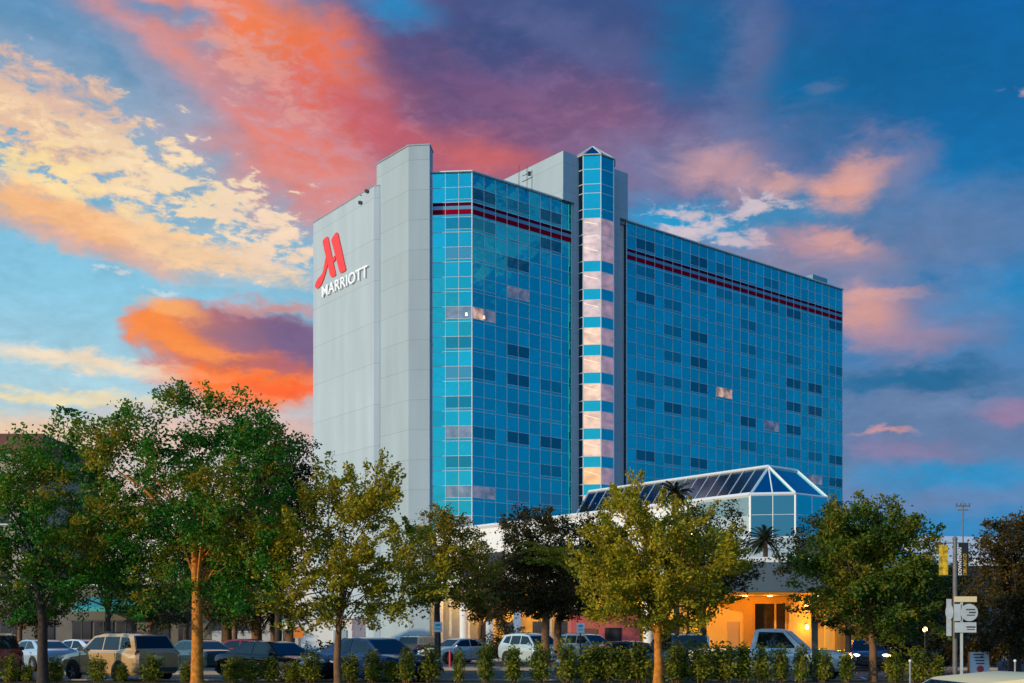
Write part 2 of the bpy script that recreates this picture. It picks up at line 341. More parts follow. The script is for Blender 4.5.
M['tan'] = mat('tan_wall', (.34, .30, .25), .8, nvar=.1, nscale=.8)
M['wood'] = mat('door_wood', (.42, .24, .10), .6)
M['darkglass'] = mat('dark_glazing', (.015, .017, .02), .06, spec=.6)
M['lampwarm'] = mat('lamp_glass', (1, .8, .5), .4, emit=(1, .66, .22), estr=9)
M['orange'] = mat('orange_plastic', (.75, .22, .03), .5)
M['yellow'] = mat('yellow_cloth', (.55, .36, .015), .7, nvar=.7, nscale=7)
M['signred'] = mat('red_disc', (.62, .03, .03), .5)
M['signyel'] = mat('cream_sign', (.75, .62, .36), .5)

# ------------------------------------------------------------------ mesh helpers
class MB:
    def __init__(s): s.v = []; s.f = []; s.m = []
    def poly(s, pts, mi=0):
        b = len(s.v); s.v += [tuple(p) for p in pts]; s.f.append(tuple(range(b, b + len(pts)))); s.m.append(mi); return s
    def box(s, c, d, rz=0.0, mi=0):
        cx, cy, cz = c; a, b, h = d[0] / 2, d[1] / 2, d[2] / 2; co, si = math.cos(rz), math.sin(rz); o = len(s.v)
        for z in (-h, h):
            for x, y in ((-a, -b), (a, -b), (a, b), (-a, b)): s.v.append((cx + x * co - y * si, cy + x * si + y * co, cz + z))
        for f in ((0, 3, 2, 1), (4, 5, 6, 7), (0, 1, 5, 4), (1, 2, 6, 5), (2, 3, 7, 6), (3, 0, 4, 7)): s.f.append(tuple(o + i for i in f)); s.m.append(mi)
        return s
    def prism(s, poly, z0, z1, mi=0):
        n = len(poly); o = len(s.v)
        for z in (z0, z1): s.v += [(p[0], p[1], z) for p in poly]
        s.f.append(tuple(o + i for i in reversed(range(n)))); s.f.append(tuple(o + n + i for i in range(n))); s.m += [mi, mi]
        for i in range(n): j = (i + 1) % n; s.f.append((o + i, o + j, o + n + j, o + n + i)); s.m.append(mi)
        return s
    def slab(s, pts, off, mi=0):
        """planar polygon given a thickness along vector off"""
        n = len(pts); o = len(s.v); off = Vector(off)
        s.v += [tuple(p) for p in pts] + [tuple(Vector(p) + off) for p in pts]
        s.f.append(tuple(o + i for i in reversed(range(n)))); s.f.append(tuple(o + n + i for i in range(n))); s.m += [mi, mi]
        for i in range(n): j = (i + 1) % n; s.f.append((o + i, o + j, o + n + j, o + n + i)); s.m.append(mi)
        return s
    def tube(s, pts, rad, n=8, mi=0, cap=True):
        pts = [Vector(p) for p in pts]; o = len(s.v)
        for i, p in enumerate(pts):
            d = (pts[min(i + 1, len(pts) - 1)] - pts[max(i - 1, 0)]).normalized()
            a = d.cross(Vector((0, 0, 1)) if abs(d.z) < .9 else Vector((1, 0, 0))).normalized(); b = d.cross(a)
            r = rad[i] if isinstance(rad, (list, tuple)) else rad
            for k in range(n):
                t = 2 * math.pi * k / n; s.v.append(tuple(p + (a * math.cos(t) + b * math.sin(t)) * r))
        for i in range(len(pts) - 1):
            for k in range(n):
                q = (k + 1) % n; s.f.append((o + i * n + k, o + i * n + q, o + (i + 1) * n + q, o + (i + 1) * n + k)); s.m.append(mi)
        if cap:
            s.f.append(tuple(o + k for k in reversed(range(n)))); s.f.append(tuple(o + (len(pts) - 1) * n + k for k in range(n))); s.m += [mi, mi]
        return s
    def bar(s, p, q, w, mi=0): return s.tube([p, q], w * .707, 4, mi)
    def ball(s, c, r, mi=0, nu=10, nv=6):
        rx, ry, rz = r if isinstance(r, tuple) else (r, r, r); o = len(s.v)
        for i in range(nv + 1):
            a = math.pi * i / nv
            for k in range(nu):
                t = 2 * math.pi * k / nu; s.v.append((c[0] + rx * math.sin(a) * math.cos(t), c[1] + ry * math.sin(a) * math.sin(t), c[2] + rz * math.cos(a)))
        for i in range(nv):
            for k in range(nu):
                q = (k + 1) % nu; s.f.append((o + i * nu + k, o + (i + 1) * nu + k, o + (i + 1) * nu + q, o + i * nu + q)); s.m.append(mi)
        return s
    def mesh(s, name, mats, off=(0, 0, 0), smooth=False):
        me = bpy.data.meshes.new(name); me.from_pydata([(a - off[0], b - off[1], c - off[2]) for a, b, c in s.v], [], s.f)
        for m in (mats if isinstance(mats, (list, tuple)) else [mats]): me.materials.append(m)
        if len(me.materials) > 1: me.polygons.foreach_set('material_index', s.m)
        me.update()
        if smooth: me.polygons.foreach_set('use_smooth', [True] * len(me.polygons)); me.set_sharp_from_angle(angle=math.radians(smooth if smooth is not True else 40))
        return me
    def build(s, name, mats, parent=None, smooth=False, fix=False):
        off = (0, 0, 0)
        if parent is not None and parent.get('_w'): off = tuple(parent['_w'])
        me = s.mesh(name, mats, off, smooth)
        if fix:
            bm = bmesh.new(); bm.from_mesh(me); bmesh.ops.remove_doubles(bm, verts=bm.verts, dist=1e-4); bmesh.ops.recalc_face_normals(bm, faces=bm.faces); bm.to_mesh(me); bm.free()
        o = bpy.data.objects.new(name, me); COL.objects.link(o)
        if parent is not None:
            o.parent = parent
            if parent.get('_w'): o['_w'] = list(parent['_w'])
        return o
def tag(o, label=None, cat=None, group=None, kind=None):
    if label: o['label'] = label
    if cat: o['category'] = cat
    if group: o['group'] = group
    if kind: o['kind'] = kind
    return o
def thing(name, label, cat, loc, rz=0.0, group=None, wc=False):
    """an Empty at the base; with wc the parts are written in world coordinates"""
    o = bpy.data.objects.new(name, None); COL.objects.link(o); o.location = loc; o.rotation_euler = (0, 0, rz); o.empty_display_size = .3
    if wc: o['_w'] = list(loc)
    return tag(o, label, cat, group)
def at(px, d): return ((px - CX) / F * d, d)
def zt(y, d): return CAMZ + (HZ - y) * d / F
def ob(name, mb, m, parent=None, **k): return mb.build(name, m, parent, **k)

# ------------------------------------------------------------------ ground
def sheet(name, x0, x1, y0, y1, z, m):
    return tag(MB().poly([(x0, y0, z), (x1, y0, z), (x1, y1, z), (x0, y1, z)]).build(name, m), kind='structure')
sheet('ground', -2500, 2500, -600, 4500, -.012, M['land'])
sheet('street', -200, 200, 3.0, 33.0, 0.0, M['asphalt'])
sheet('pavement', -200, 200, -8.0, 2.6, .10, M['paving'])
sheet('car_park', -70, 26, 42.2, 76.0, 0.0, M['asphalt'])
sheet('drive', 26, 70, 47, 76.0, -.002, M['asphalt'])
tag(MB().box((0, 2.8, .05), (400, .3, .12)).build('kerb', M['kerb']), kind='structure')
tag(MB().box((0, 33.15, .05), (400, .3, .14)).build('kerb', M['kerb']), kind='structure')
sheet('pavement', -200, 200, 33.3, 36.5, .10, M['paving'])
tag(MB().poly([(-200, 36.5, .105), (200, 36.5, .105), (200, 42.0, .105), (-200, 42.0, .105)]).build('planting_bed', M['mulch']), kind='structure')
tag(MB().box((-22, 42.1, .07), (96, .2, .16)).build('kerb', M['kerb']), kind='structure')
sheet('lawn', 26, 160, 42.0, 47, .05, M['lawn'])
sheet('plaza', -90, 60, 76.2, 130, .03, M['paving'])
tag(MB().box((-22, 76.1, .07), (96, .2, .16)).build('kerb', M['kerb']), kind='structure')
isl = MB().box((-15.6, 51.7, .06), (10, 1.5, .15)).box((-2, 57.6, .06), (17, 1.6, .15)).box((16, 57.6, .06), (16, 1.6, .15))
tag(isl.build('parking_island', M['kerb']), kind='structure')
pl = MB()
for k in range(34):
    x = -58 + 2.75 * k
    if x < 25.5:
        pl.poly([(x, 43, .005), (x + .11, 43, .005), (x + 1.1, 48, .005), (x + .99, 48, .005)])
        pl.poly([(x, 60, .005), (x + .11, 60, .005), (x + .11, 65, .005), (x, 65, .005)])
tag(pl.build('parking_lines', M['paint']), kind='structure')
cl = MB()
for k in range(-20, 20): cl.poly([(k * 6, 18, .005), (k * 6 + 3, 18, .005), (k * 6 + 3, 18.14, .005), (k * 6, 18.14, .005)])
tag(cl.build('lane_markings', M['paint']), kind='structure')

# ------------------------------------------------------------------ hotel tower
UD, VD, ND = Vector((.7749, .6321)), Vector((-.6321, .7749)), Vector((.6321, -.7749))
ROOF = 49.0
P472 = Vector((-4.09, 117.5)); Q = Vector((-8.17, 117.85)); P572 = P472 + UD * 13.72
P626 = Vector((13.07, 131.5)); P842 = P626 + UD * 41.6
C1 = Vector((-10.53, 117.05)); C2 = Vector((-8.37, 116.8)); C0 = C1 + VD * 6.0
S1 = Vector((-14.55, 121.19)); S0 = Vector((-22.85, 132.2))
tw = thing('hotel_tower', 'tall hotel tower of blue mirror glass with pale concrete end walls and a red stripe', 'building', (0, 128, 0), wc=True)
core = MB().prism([P472 - ND * .35, P842 - ND * .35 - UD * .3, P842 + VD * 19, S0 + UD * .4, S1 + UD * 1.2, C1 + UD * 1.0, Q + Vector((.5, .6))], 0, ROOF - .35)
ob('core', core, M['plain'], tw)
def facade(dirv, p0, ncol, cw, zb, wincols, names):
    n = Vector((dirv.y, -dirv.x)); nrow = int((ROOF - zb) / 1.525) + 1
    def pt(s, z, o=0.0): q = p0 + dirv * s + n * o; return (q.x, q.y, z)
    g = MB(); mu = MB(); st = [MB(), MB(), MB()]; wins = []
    for j in range(nrow):
        z1 = ROOF - 1.525 * j; z0 = max(zb, z1 - 1.525)
        if j == 2:
            for k, (a, b) in enumerate(((0, .36), (.36, .72), (.72, 1.23))):
                st[k].slab([pt(0, z1 - a, -.1), pt(ncol * cw, z1 - a, -.1), pt(ncol * cw, z1 - b, -.1), pt(0, z1 - b, -.1)], (n.x * .125, n.y * .125, 0))
        for c in range(ncol):
            t = [rnd.uniform(-.009, .009) for _ in range(4)]
            zz = z1
            g.poly([pt(c * cw, z0, t[0]), pt((c + 1) * cw, z0, t[1]), pt((c + 1) * cw, zz, t[2]), pt(c * cw, zz, t[3])])
        hw = .040
        q = pt(ncol * cw / 2, z1, .02); mu.box((q[0], q[1], z1), (ncol * cw, .06, hw), math.atan2(dirv.y, dirv.x))
        if j % 2 == 1:
            for c in wincols:
                wins.append((c, j, [pt(c * cw + .04, z0 + .33, .025), pt((c + 2) * cw - .04, z0 + .33, .025), pt((c + 2) * cw - .04, z1 - .04, .025), pt(c * cw + .04, z1 - .04, .025)]))
                q = pt((c + 1) * cw, z0 + .33, .03); mu.box((q[0], q[1], z0 + .30), (2 * cw, .06, hw), math.atan2(dirv.y, dirv.x))
    for c in range(ncol + 1):
        q = pt(c * cw, 0, .035); mu.box((q[0], q[1], (ROOF + zb) / 2), (.036 if 0 < c < ncol else .10, .05, ROOF - zb), math.atan2(dirv.y, dirv.x))
    q = pt(ncol * cw / 2, 0, .0); mu.box((q[0], q[1], ROOF + .06), (ncol * cw + .1, .5, .12), math.atan2(dirv.y, dirv.x))
    go = ob('glass_curtain_wall', g, M['glass'], tw)
    ob('mullion_grid', mu, M['mull'], go)
    ob('maroon_band', st[0], M['maroon'], go); ob('blue_grey_band', st[1], M['bluestripe'], go); ob('red_band', st[2], M['redstripe'], go)
    return go, wins
cd = (P472 - Q).normalized()
f1, w1 = facade(cd, Q, 3, (P472 - Q).length / 3, 6, [1], 'chamfer')
f2, w2 = facade(UD, P472, 9, 13.72 / 9, 6, [0, 3, 6], 'front')
f3, w3 = facade(UD, P626, 27, 41.6 / 27, 9, [1 + 3 * k for k in range(9)], 'long')
# windows: the hundred nearest singly, the farther ones as one mesh
lit = {('a', 1, 9): 3, ('a', 1, 5): 4, ('a', 1, 13): 4, ('a', 1, 17): 3, ('a', 1, 21): 3, ('a', 1, 23): 3, ('a', 1, 25): 3, ('b', 0, 9): 5, ('b', 3, 7): 3, ('c', 10, 11): 5, ('c', 13, 9): 0, ('c', 22, 17): 3, ('c', 16, 13): 3,
       ('b', 0, 21): 3, ('b', 3, 21): 4, ('b', 6, 21): 4}
count = 0; rest = [MB() for _ in range(6)]
allw = [('a', w) for w in w1] + [('b', w) for w in w2] + [('c', w) for w in sorted(w3, key=lambda w: w[0])]
WM = M['win'] + [M['win_lit']]
for tagk, (c, j, q) in allw:
    mi = lit.get((tagk, c, j))
    if mi is None: mi = rnd.choices([0, 1, 2, 4], [36, 22, 50, 0])[0]
    if tagk == 'a' and mi in (1,): mi = 0
    mid = lambda k: tuple((Vector(q[k]) * (1 - f) + Vector(q[(1 if k == 0 else 2)]) * f) for f in (0,))
    a, b, cc, d = [Vector(p) for p in q]
    m0, m1 = (a + b) / 2, (d + cc) / 2; e = (b - a).normalized() * .035
    half = [(a, m0 - e, m1 - e, d), (m0 + e, b, cc, m1 + e)]
    if count < 92:
        w = MB()
        for h in half: w.poly(h, 1 if (mi == 5 and h is half[1]) else 0)
        ww = ob('window', w, [WM[mi], WM[3]] if mi == 5 else WM[mi], tw)
        if (tagk, c, j) in (('a', 1, 9), ('b', 0, 9), ('c', 10, 11)):
            nn = (b - a).cross(d - a).normalized(); base_ = (a + (b - a) * .80 + (d - a) * .2) + nn * .02 if tagk == 'a' else (a + (b - a) * .5 + (d - a) * .15) + nn * .02
            x = (b - a).normalized() * .13; y = Vector((0, 0, .34))
            ob('bedside_lamp', MB().slab([base_ - x, base_ + x, base_ + x * .7 + y, base_ - x * .7 + y], nn * .01), M['lampglow'], ww)
        count += 1
    else:
        for h in half: rest[mi].poly(h)
rm = MB()
for i, r in enumerate(rest):
    for f in r.f: rm.poly([r.v[k] for k in f], i)
tag(ob('far_windows', rm, WM, tw), kind='stuff')
# end walls
ret = Vector((cd.y * -1, cd.x))            # away from the camera across the chamfer
pier = MB().prism([C1, C2, C2 + Vector((.2, 1.9)), C2 + Vector((.2, 1.9)) + VD * 7.5, C0 + UD * 1.0, C0], 0, 51.46)
ob('corner_pier', pier, M['concrete2'], tw)
ob('pier_coping', MB().prism([C1 + Vector((-.06, -.06)), C2 + Vector((.06, -.06)), C2 + Vector((.28, 1.9)), C2 + Vector((.2, 1.9)) + VD * 7.5, C0 + UD * 1.0, C0 - UD * .08], 51.46, 51.6), M['steel'], tw)
s_dir = (S0 - S1).normalized(); s_n = Vector((-s_dir.y, s_dir.x)) * 1.0
if s_n.y > 0: s_n = -s_n
wall = MB().prism([S1, S1 + Vector((.62, -.06)), S1 + Vector((.62, -.06)) - s_n * 1.6, S0 - s_n * 2.0, S0], 0, ROOF)
ob('sign_wall', wall, M['concrete'], tw)
ob('wall_coping', MB().prism([S1 + s_n * .05, S1 + Vector((.66, -.1)), S1 - s_n * .5, S0 - s_n * .5, S0 + s_n * .05], ROOF, ROOF + .1), M['steel'], tw)
ob('shadow_gap', MB().prism([S1 + Vector((.65, .45)), S1 + Vector((1.0, .62)), S1 + Vector((1.0, 2)), S1 + Vector((.65, 2))], 0, ROOF - .6), M['dark'], tw)
for k, s in enumerate((1.2, 2.6)):
    q = S1 + s_dir * s + s_n * .2; ob('roof_floodlight', MB().box((q.x, q.y, ROOF - (1.0 if k else .2)), (.35, .3, .28)).bar((q.x, q.y, ROOF - .2), (q.x - s_n.x * .4, q.y - s_n.y * .4, ROOF - .2), .06), M['dark'], tw)
# lift core behind the facade line
K0 = P472 + UD * 12.15 + ND * .37; K1 = P472 + UD * 22.03 + ND * .37
ob('lift_core', MB().prism([P572 + UD * .12 + ND * .37, P572 + UD * 7.05 + ND * .37, P572 + UD * 7.05 + VD * 2, P572 + UD * .12 + VD * 2], 0, ROOF), M['concrete2'], tw)
ob('penthouse', MB().prism([K0, K1, K1 + VD * 13, K0 + VD * 13], ROOF, 54.3), M['concrete2'], tw)
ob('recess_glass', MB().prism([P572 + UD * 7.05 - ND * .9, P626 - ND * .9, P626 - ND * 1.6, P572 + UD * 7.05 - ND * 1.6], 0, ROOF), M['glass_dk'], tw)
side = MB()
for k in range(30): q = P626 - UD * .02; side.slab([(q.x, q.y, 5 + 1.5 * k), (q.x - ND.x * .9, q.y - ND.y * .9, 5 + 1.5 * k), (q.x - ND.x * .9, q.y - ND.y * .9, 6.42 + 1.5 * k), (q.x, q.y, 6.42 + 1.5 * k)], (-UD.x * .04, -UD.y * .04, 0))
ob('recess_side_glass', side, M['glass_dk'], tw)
# octagonal stair tower
sF = P472 + ND * 2.5; A1 = sF + UD * 15.74; A2 = sF + UD * 17.64; oc = (A1 + A2) / 2 - ND * 2.3
octv = [A1, A2]
for k in range(1, 7):
    d = (A2 - oc); a = math.radians(45 * k); octv.append(oc + Vector((d.x * math.cos(a) - d.y * math.sin(a), d.x * math.sin(a) + d.y * math.cos(a))))
# octv goes A1,A2 then counter-clockwise; the facet left of A1 is octv[7]->A1
stair = thing('stair_tower_tmp', '', '', (0, 0, 0)); bpy.data.objects.remove(stair)
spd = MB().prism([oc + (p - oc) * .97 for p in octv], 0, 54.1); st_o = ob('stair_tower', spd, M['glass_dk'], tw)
TOPS = 54.1
bands = []      # (z0,z1,kind)
z = TOPS
for h in (1.55, 1.6, 1.0, 1.75, 1.0): bands.append((z - h, z, 'b')); z -= h
k = 0
while z > 12:
    if k == 0: bands.append((z - 1.7, z, 'l')); z -= 1.75; bands.append((z - 1.0, z, 'l')); z -= 1.05
    bands.append((z - 1.85, z, 'l')); z -= 1.85; bands.append((z - 1.20, z, 'b')); z -= 1.20; k += 1
sg = MB(); sl_ = MB(); lits = []
LP = [uneven(mat('stair_glow_pink', (.3, .28, .3), .12, .35, emit=(1.0, .66, .62), estr=.42), .32, .72, .8, 1.6), uneven(mat('stair_glow_peach', (.3, .26, .24), .12, .35, emit=(1.0, .60, .40), estr=.62), .48, .95, .8, 1.6),
      uneven(mat('stair_glow_amber', (.3, .24, .18), .12, .35, emit=(1.0, .48, .17), estr=.80), .6, 1.1, .8, 1.6), uneven(mat('stair_glow_dim', (.26, .26, .31), .12, .4, emit=(.80, .44, .48), estr=.36), .22, .46, .8, 1.6)]
facets = [(octv[7], A1, 0), (A1, A2, 1), (octv[6], octv[7], 2), (A2, octv[2], 3)]
li = 0
for (z0, z1, kd) in bands:
    for (a, b, fi) in facets:
        d = (b - a).normalized(); n = Vector((d.y, -d.x)) * .02
        quad = [(a.x, a.y, z0), (b.x, b.y, z0), (b.x, b.y, z1), (a.x, a.y, z1)]
        if kd == 'b' or fi == 2:
            if fi != 2: ob('spandrel', MB().slab(quad, (n.x, n.y, 0)), M['glass'], st_o)
        else:
            mi = (0 if z1 > 37 else 1 if z1 > 23 else 2) if fi == 0 else 3
            w = ob('lit_window', MB().slab(quad, (n.x, n.y, 0)), LP[mi], st_o)
            if fi == 0:
                a3 = Vector((a.x, a.y, z1 - .35)) + Vector((n.x, n.y, 0)) * 2; b3 = Vector((b.x, b.y, z0 + .95)) + Vector((n.x, n.y, 0)) * 2
                ob('stair_rail', MB().bar(a3 * .95 + b3 * .05, a3 * .15 + b3 * .85, .06), M['rail'], w)
    q = [(p.x, p.y) for p in [oc + (p - oc) * 1.02 for p in octv]]
    sl_.prism(q, z1 - .03, z1 + .03)
for p in (octv[6], octv[7], A1, A2, octv[2]):
    pp = oc + (p - oc) * 1.015; sl_.box((pp.x, pp.y, 27), (.09, .09, 54.2))
ob('stair_mullions', sl_, M['mull'], st_o)
ap = (oc.x, oc.y, 56.0); cap = MB(); capm = MB()
for i in range(8):
    a, b = octv[i], octv[(i + 1) % 8]; a = oc + (a - oc) * 1.07; b = oc + (b - oc) * 1.07; cap.poly([(a.x, a.y, TOPS), (b.x, b.y, TOPS), ap]); capm.bar((a.x, a.y, TOPS + .02), (ap[0], ap[1], ap[2] + .02), .09); capm.bar((a.x, a.y, TOPS + .03), (b.x, b.y, TOPS + .03), .10)
ob('glass_roof_cap', cap, M['pane_grey'], st_o); ob('roof_cap_ribs', capm, M['mull'], st_o)
# roof clutter
for px, y, d in ((519, 165, 121), (527, 166, 122), (532, 170, 122)):
    q = at(px, d); an = MB().tube([(q[0], q[1], ROOF - .2), (q[0], q[1], zt(y, d))], .035, 6)
    if px == 527: an.bar((q[0] - .5, q[1], zt(176, d)), (q[0] + .55, q[1], zt(172, d)), .05).bar((q[0] - .5, q[1], zt(182, d)), (q[0] + .6, q[1], zt(177, d)), .05).box((q[0] + .25, q[1] - .1, zt(174, d)), (.35, .2, .4))
    ob('antenna', an, M['dark'], tw)
q = P842 - UD * 3.6 - ND * 2.2; ob('rooftop_plant', MB().prism([q, q + UD * 3.3, q + UD * 3.3 + VD * 4, q + VD * 4], ROOF - .3, 51.0), M['pane_pale'], tw)
ob('parapet', MB().prism([P472 - ND * .1 + UD * .1, P842 - ND * .1, P842 - ND * .4, P472 - ND * .4 + UD * .1], ROOF - .4, ROOF + .02), M['steel'], tw)

# sign on the end wall
sg_t = thing('hotel_sign', 'red slanted letter emblem above white capital lettering high on the pale end wall', 'sign', (S1.x - 3, S1.y + 3.9, 38), wc=True)
def onwall(px, y, off=0.0):
    d = Vector(((px - CX) / F, 1.0, (HZ - y) / F)); o = Vector((0, 0, CAMZ)); n3 = Vector((s_n.x, s_n.y, 0)); p0 = Vector((S1.x, S1.y, 0)) + n3 * off
    return o + d * ((p0 - o).dot(n3) / d.dot(n3))
def sp(a): return onwall(305 + a[0] / 8.54, 225 + a[1] / 8.54, .06)
emb = ([(152, 145), (158, 128), (176, 108), (188, 98), (195, 101), (200, 112), (232, 268), (266, 425), (258, 437), (232, 448), (224, 444), (214, 420), (184, 290)],
       [(180, 275), (194, 345), (178, 405), (164, 452), (146, 500), (126, 530), (110, 543), (96, 540), (88, 528), (90, 508), (100, 482), (114, 457), (136, 434), (152, 412), (166, 350)],
       [(228, 130), (236, 110), (262, 72), (272, 62), (280, 68), (286, 82), (352, 382), (344, 394), (310, 410), (302, 406), (294, 385)],
       [(236, 296), (246, 275), (258, 262), (264, 290), (250, 318)])
n3 = Vector((s_n.x, s_n.y, 0))
em = MB()
for i, pl_ in enumerate(emb):
    em.slab([sp(p) for p in pl_], n3 * (.05 + .01 * i))
ob('emblem', em, M['red'], sg_t, fix=False)
def textmesh(body, bold=.012, ext=.1):
    cu = bpy.data.curves.new('t', 'FONT'); cu.body = body; cu.size = 1; cu.offset = bold; cu.extrude = ext; cu.resolution_u = 3
    o = bpy.data.objects.new('t', cu); COL.objects.link(o); bpy.context.view_layer.update()
    me = bpy.data.meshes.new_from_object(o.evaluated_get(bpy.context.evaluated_depsgraph_get())); bpy.data.objects.remove(o); bpy.data.curves.remove(cu)
    return me
def fit_text(body, name, origin, ex, ez, w, h, m, parent, thick=.2, bold=.012):
    """text mesh laid so that its box starts at origin and spans w along ex and h along ez"""
    me = textmesh(body, bold); vs = [v.co.copy() for v in me.vertices]
    x0 = min(v.x for v in vs); x1 = max(v.x for v in vs); y0 = min(v.y for v in vs); y1 = max(v.y for v in vs); z1 = max(abs(v.z) for v in vs)
    ex, ez = Vector(ex).normalized(), Vector(ez).normalized(); en = ex.cross(ez)
    w0 = Vector(parent['_w']) if parent is not None and parent.get('_w') else Vector((0, 0, 0))
    for v in me.vertices:
        c = v.co; v.co = Vector(origin) + ex * ((c.x - x0) / (x1 - x0) * w) + ez * ((c.y - y0) / (y1 - y0) * h) + en * (c.z / z1 * thick / 2) - w0
    me.materials.clear(); me.materials.append(m); o = bpy.data.objects.new(name, me); me.name = name; COL.objects.link(o)
    if parent is not None: o.parent = parent
    return o
b0 = onwall(322.0, 297.5, .22); b1 = onwall(367.5, 276.3, .22); t0 = onwall(322.0, 286.6, .22)
ex = b1 - b0; fit_text('MARRIOTT', 'lettering', b0, (ex.x, ex.y, ex.z), (0, 0, 1), ex.length, (t0 - b0).length, M['letter'], sg_t, .08, .006)

# ------------------------------------------------------------------ podium with glass conservatory
pod = thing('hotel_podium', 'low white hotel wing with glass conservatory roof and orange lit entrance', 'building', (15, 95, 0), wc=True)
F1 = Vector((17.83, 86.0)); F2 = Vector((21.06, 85.5)); G = F2 + UD * 3.95; AA = Vector((19.92, 89.3)); RR = AA + UD * 3.6
D = F1 + VD * 19.3; E = AA + VD * 20.4; EZ, RZ, SZ, TZ = 12.22, 14.75, 9.05, 10.7
v3 = lambda p, z: Vector((p.x, p.y, z))
rf = MB(); rb = MB(); bars = MB()
npan = 17
for k in range(npan):
    f0, f1_ = k / npan, (k + 1) / npan
    a, b = F1.lerp(D, f0), F1.lerp(D, f1_); c, d = AA.lerp(E, f0), AA.lerp(E, f1_); j = [rnd.uniform(-.012, .012) for _ in range(4)]
    rf.poly([v3(b, EZ + j[0]), v3(a, EZ + j[1]), v3(c, RZ + j[2]), v3(d, RZ + j[3])])
    bars.bar(v3(a, EZ + .04), v3(c, RZ + .04), .06 if k else .17)
bars.bar(v3(D, EZ + .04), v3(E, RZ + .04), .12)
m12 = (F1 + F2) / 2
rb.poly([v3(F1, EZ), v3(m12, EZ), v3(AA, RZ)]).poly([v3(m12, EZ), v3(F2, EZ), v3(AA, RZ)]); 
for k in range(3):
    a, b = F2.lerp(G, k / 3), F2.lerp(G, (k + 1) / 3); c, d = AA.lerp(RR, k / 3), AA.lerp(RR, (k + 1) / 3); rb.poly([v3(a, EZ), v3(b, EZ), v3(d, RZ), v3(c, RZ)])
bars.bar(v3(m12, EZ + .04), v3(AA, RZ + .04), .08).bar(v3(F2, EZ + .04), v3(AA, RZ + .04), .17).bar(v3(G, EZ + .04), v3(RR, RZ + .04), .14)
bars.bar(v3(AA, RZ + .06), v3(E, RZ + .06), .19).bar(v3(AA, RZ + .06), v3(RR, RZ + .06), .17)
bars.bar(v3(F1, EZ), v3(F2, EZ), .22).bar(v3(F2, EZ), v3(G, EZ), .16)
eb = F1.lerp(D, 2.2); bars.bar(v3(F1, EZ - .02), v3(eb, EZ - .02), .30)
# far slopes close the roof behind
bk = MB().poly([v3(AA, RZ), v3(RR, RZ), v3(RR + VD * 4, EZ), v3(AA + UD * 4 + VD * 4, EZ)]).poly([v3(AA, RZ), v3(AA + UD * 4 + VD * 4, EZ), v3(E + UD * 4.4, EZ), v3(E, RZ)]).poly([v3(D, EZ), v3(E, RZ), v3(E + UD * 4.4, EZ)]).poly([v3(G, EZ), v3(RR + VD * 4, EZ), v3(RR, RZ)])
r_o = ob('conservatory_roof', rf, M['roofglass'], pod); ob('corner_roof_glass', rb, M['roofblue'], r_o); ob('roof_bars', bars, M['trim'], r_o); ob('rear_roof_glass', bk, M['roofglass'], r_o)
def face(a, b, z0, z1, th=.05):
    d = (b - a).normalized(); n = Vector((d.y, -d.x)) * th
    return [(a.x, a.y, z0), (b.x, b.y, z0), (b.x, b.y, z1), (a.x, a.y, z1)], (n.x, n.y, 0)
gw = MB(); gr_ = MB(); gb = MB(); gp = MB(); gl = MB()
for (a, b, n_) in ((F1, F2, 2), (F2, G, 2)):
    for k in range(n_):
        p, q = a.lerp(b, k / n_), a.lerp(b, (k + 1) / n_)
        tgt = gw if a is F1 else gr_; tgt.slab(*face(p, q, SZ, TZ)); tgt.slab(*face(p, q, TZ, EZ - .05)); gb.bar(v3(p, SZ), v3(p, EZ), .17 if k == 0 else .11)
    gb.bar(v3(a, TZ), v3(b, TZ), .10)
gb.bar(v3(G, SZ - 3), v3(G, EZ), .16)
L4 = F1 + VD * 5.2
for k in range(4):
    p, q = L4.lerp(F1, k / 4), L4.lerp(F1, (k + 1) / 4); gp.slab(*face(p, q, TZ, EZ - .1)); gl.slab(*face(p, q, SZ - .2, TZ)); gb.bar(v3(p, TZ), v3(p, EZ), .08)
gb.bar(v3(L4, TZ), v3(F1, TZ), .06)
c_o = ob('conservatory_glass', gw, M['pane_grey'], pod); ob('side_glass', gr_, M['glass'], c_o); ob('glazing_bars', gb, M['trim'], c_o); ob('pale_side_glass', gp, M['pane_pale'], c_o); ob('grey_side_panel', gl, M['greywall'], c_o)
LEND = F1 + VD * 46
ob('white_upper_wall', MB().prism([L4 + UD * .02, L4 + UD * 8, LEND + UD * 8, LEND], 6.4, EZ - .12), M['whitewall'], pod)
ob('wing_roof_fill', MB().prism([F1 + UD * .6, F2 - ND * .5, G - ND * .5, G + VD * 14, L4 + UD * 8, L4 + UD * .6], 6.4, EZ - .2), M['greywall'], pod)
slot = MB()
for k in range(9):
    a = L4 + VD * (3 + 4.2 * k); b = a + VD * 3.0; fq, fo = face(b, a, 7.4, 9.6); slot.slab(fq, fo)
ob('strip_window', slot, M['darkglass'], pod)
sill = MB(); 
for (a, b) in ((F1 + VD * 5, F1), (F1, F2), (F2, G)): sill.bar(v3(a, SZ - .08) - v3(ND * 0, 0), v3(b, SZ - .08), .2)
ob('window_sill', sill, M['trim'], pod)
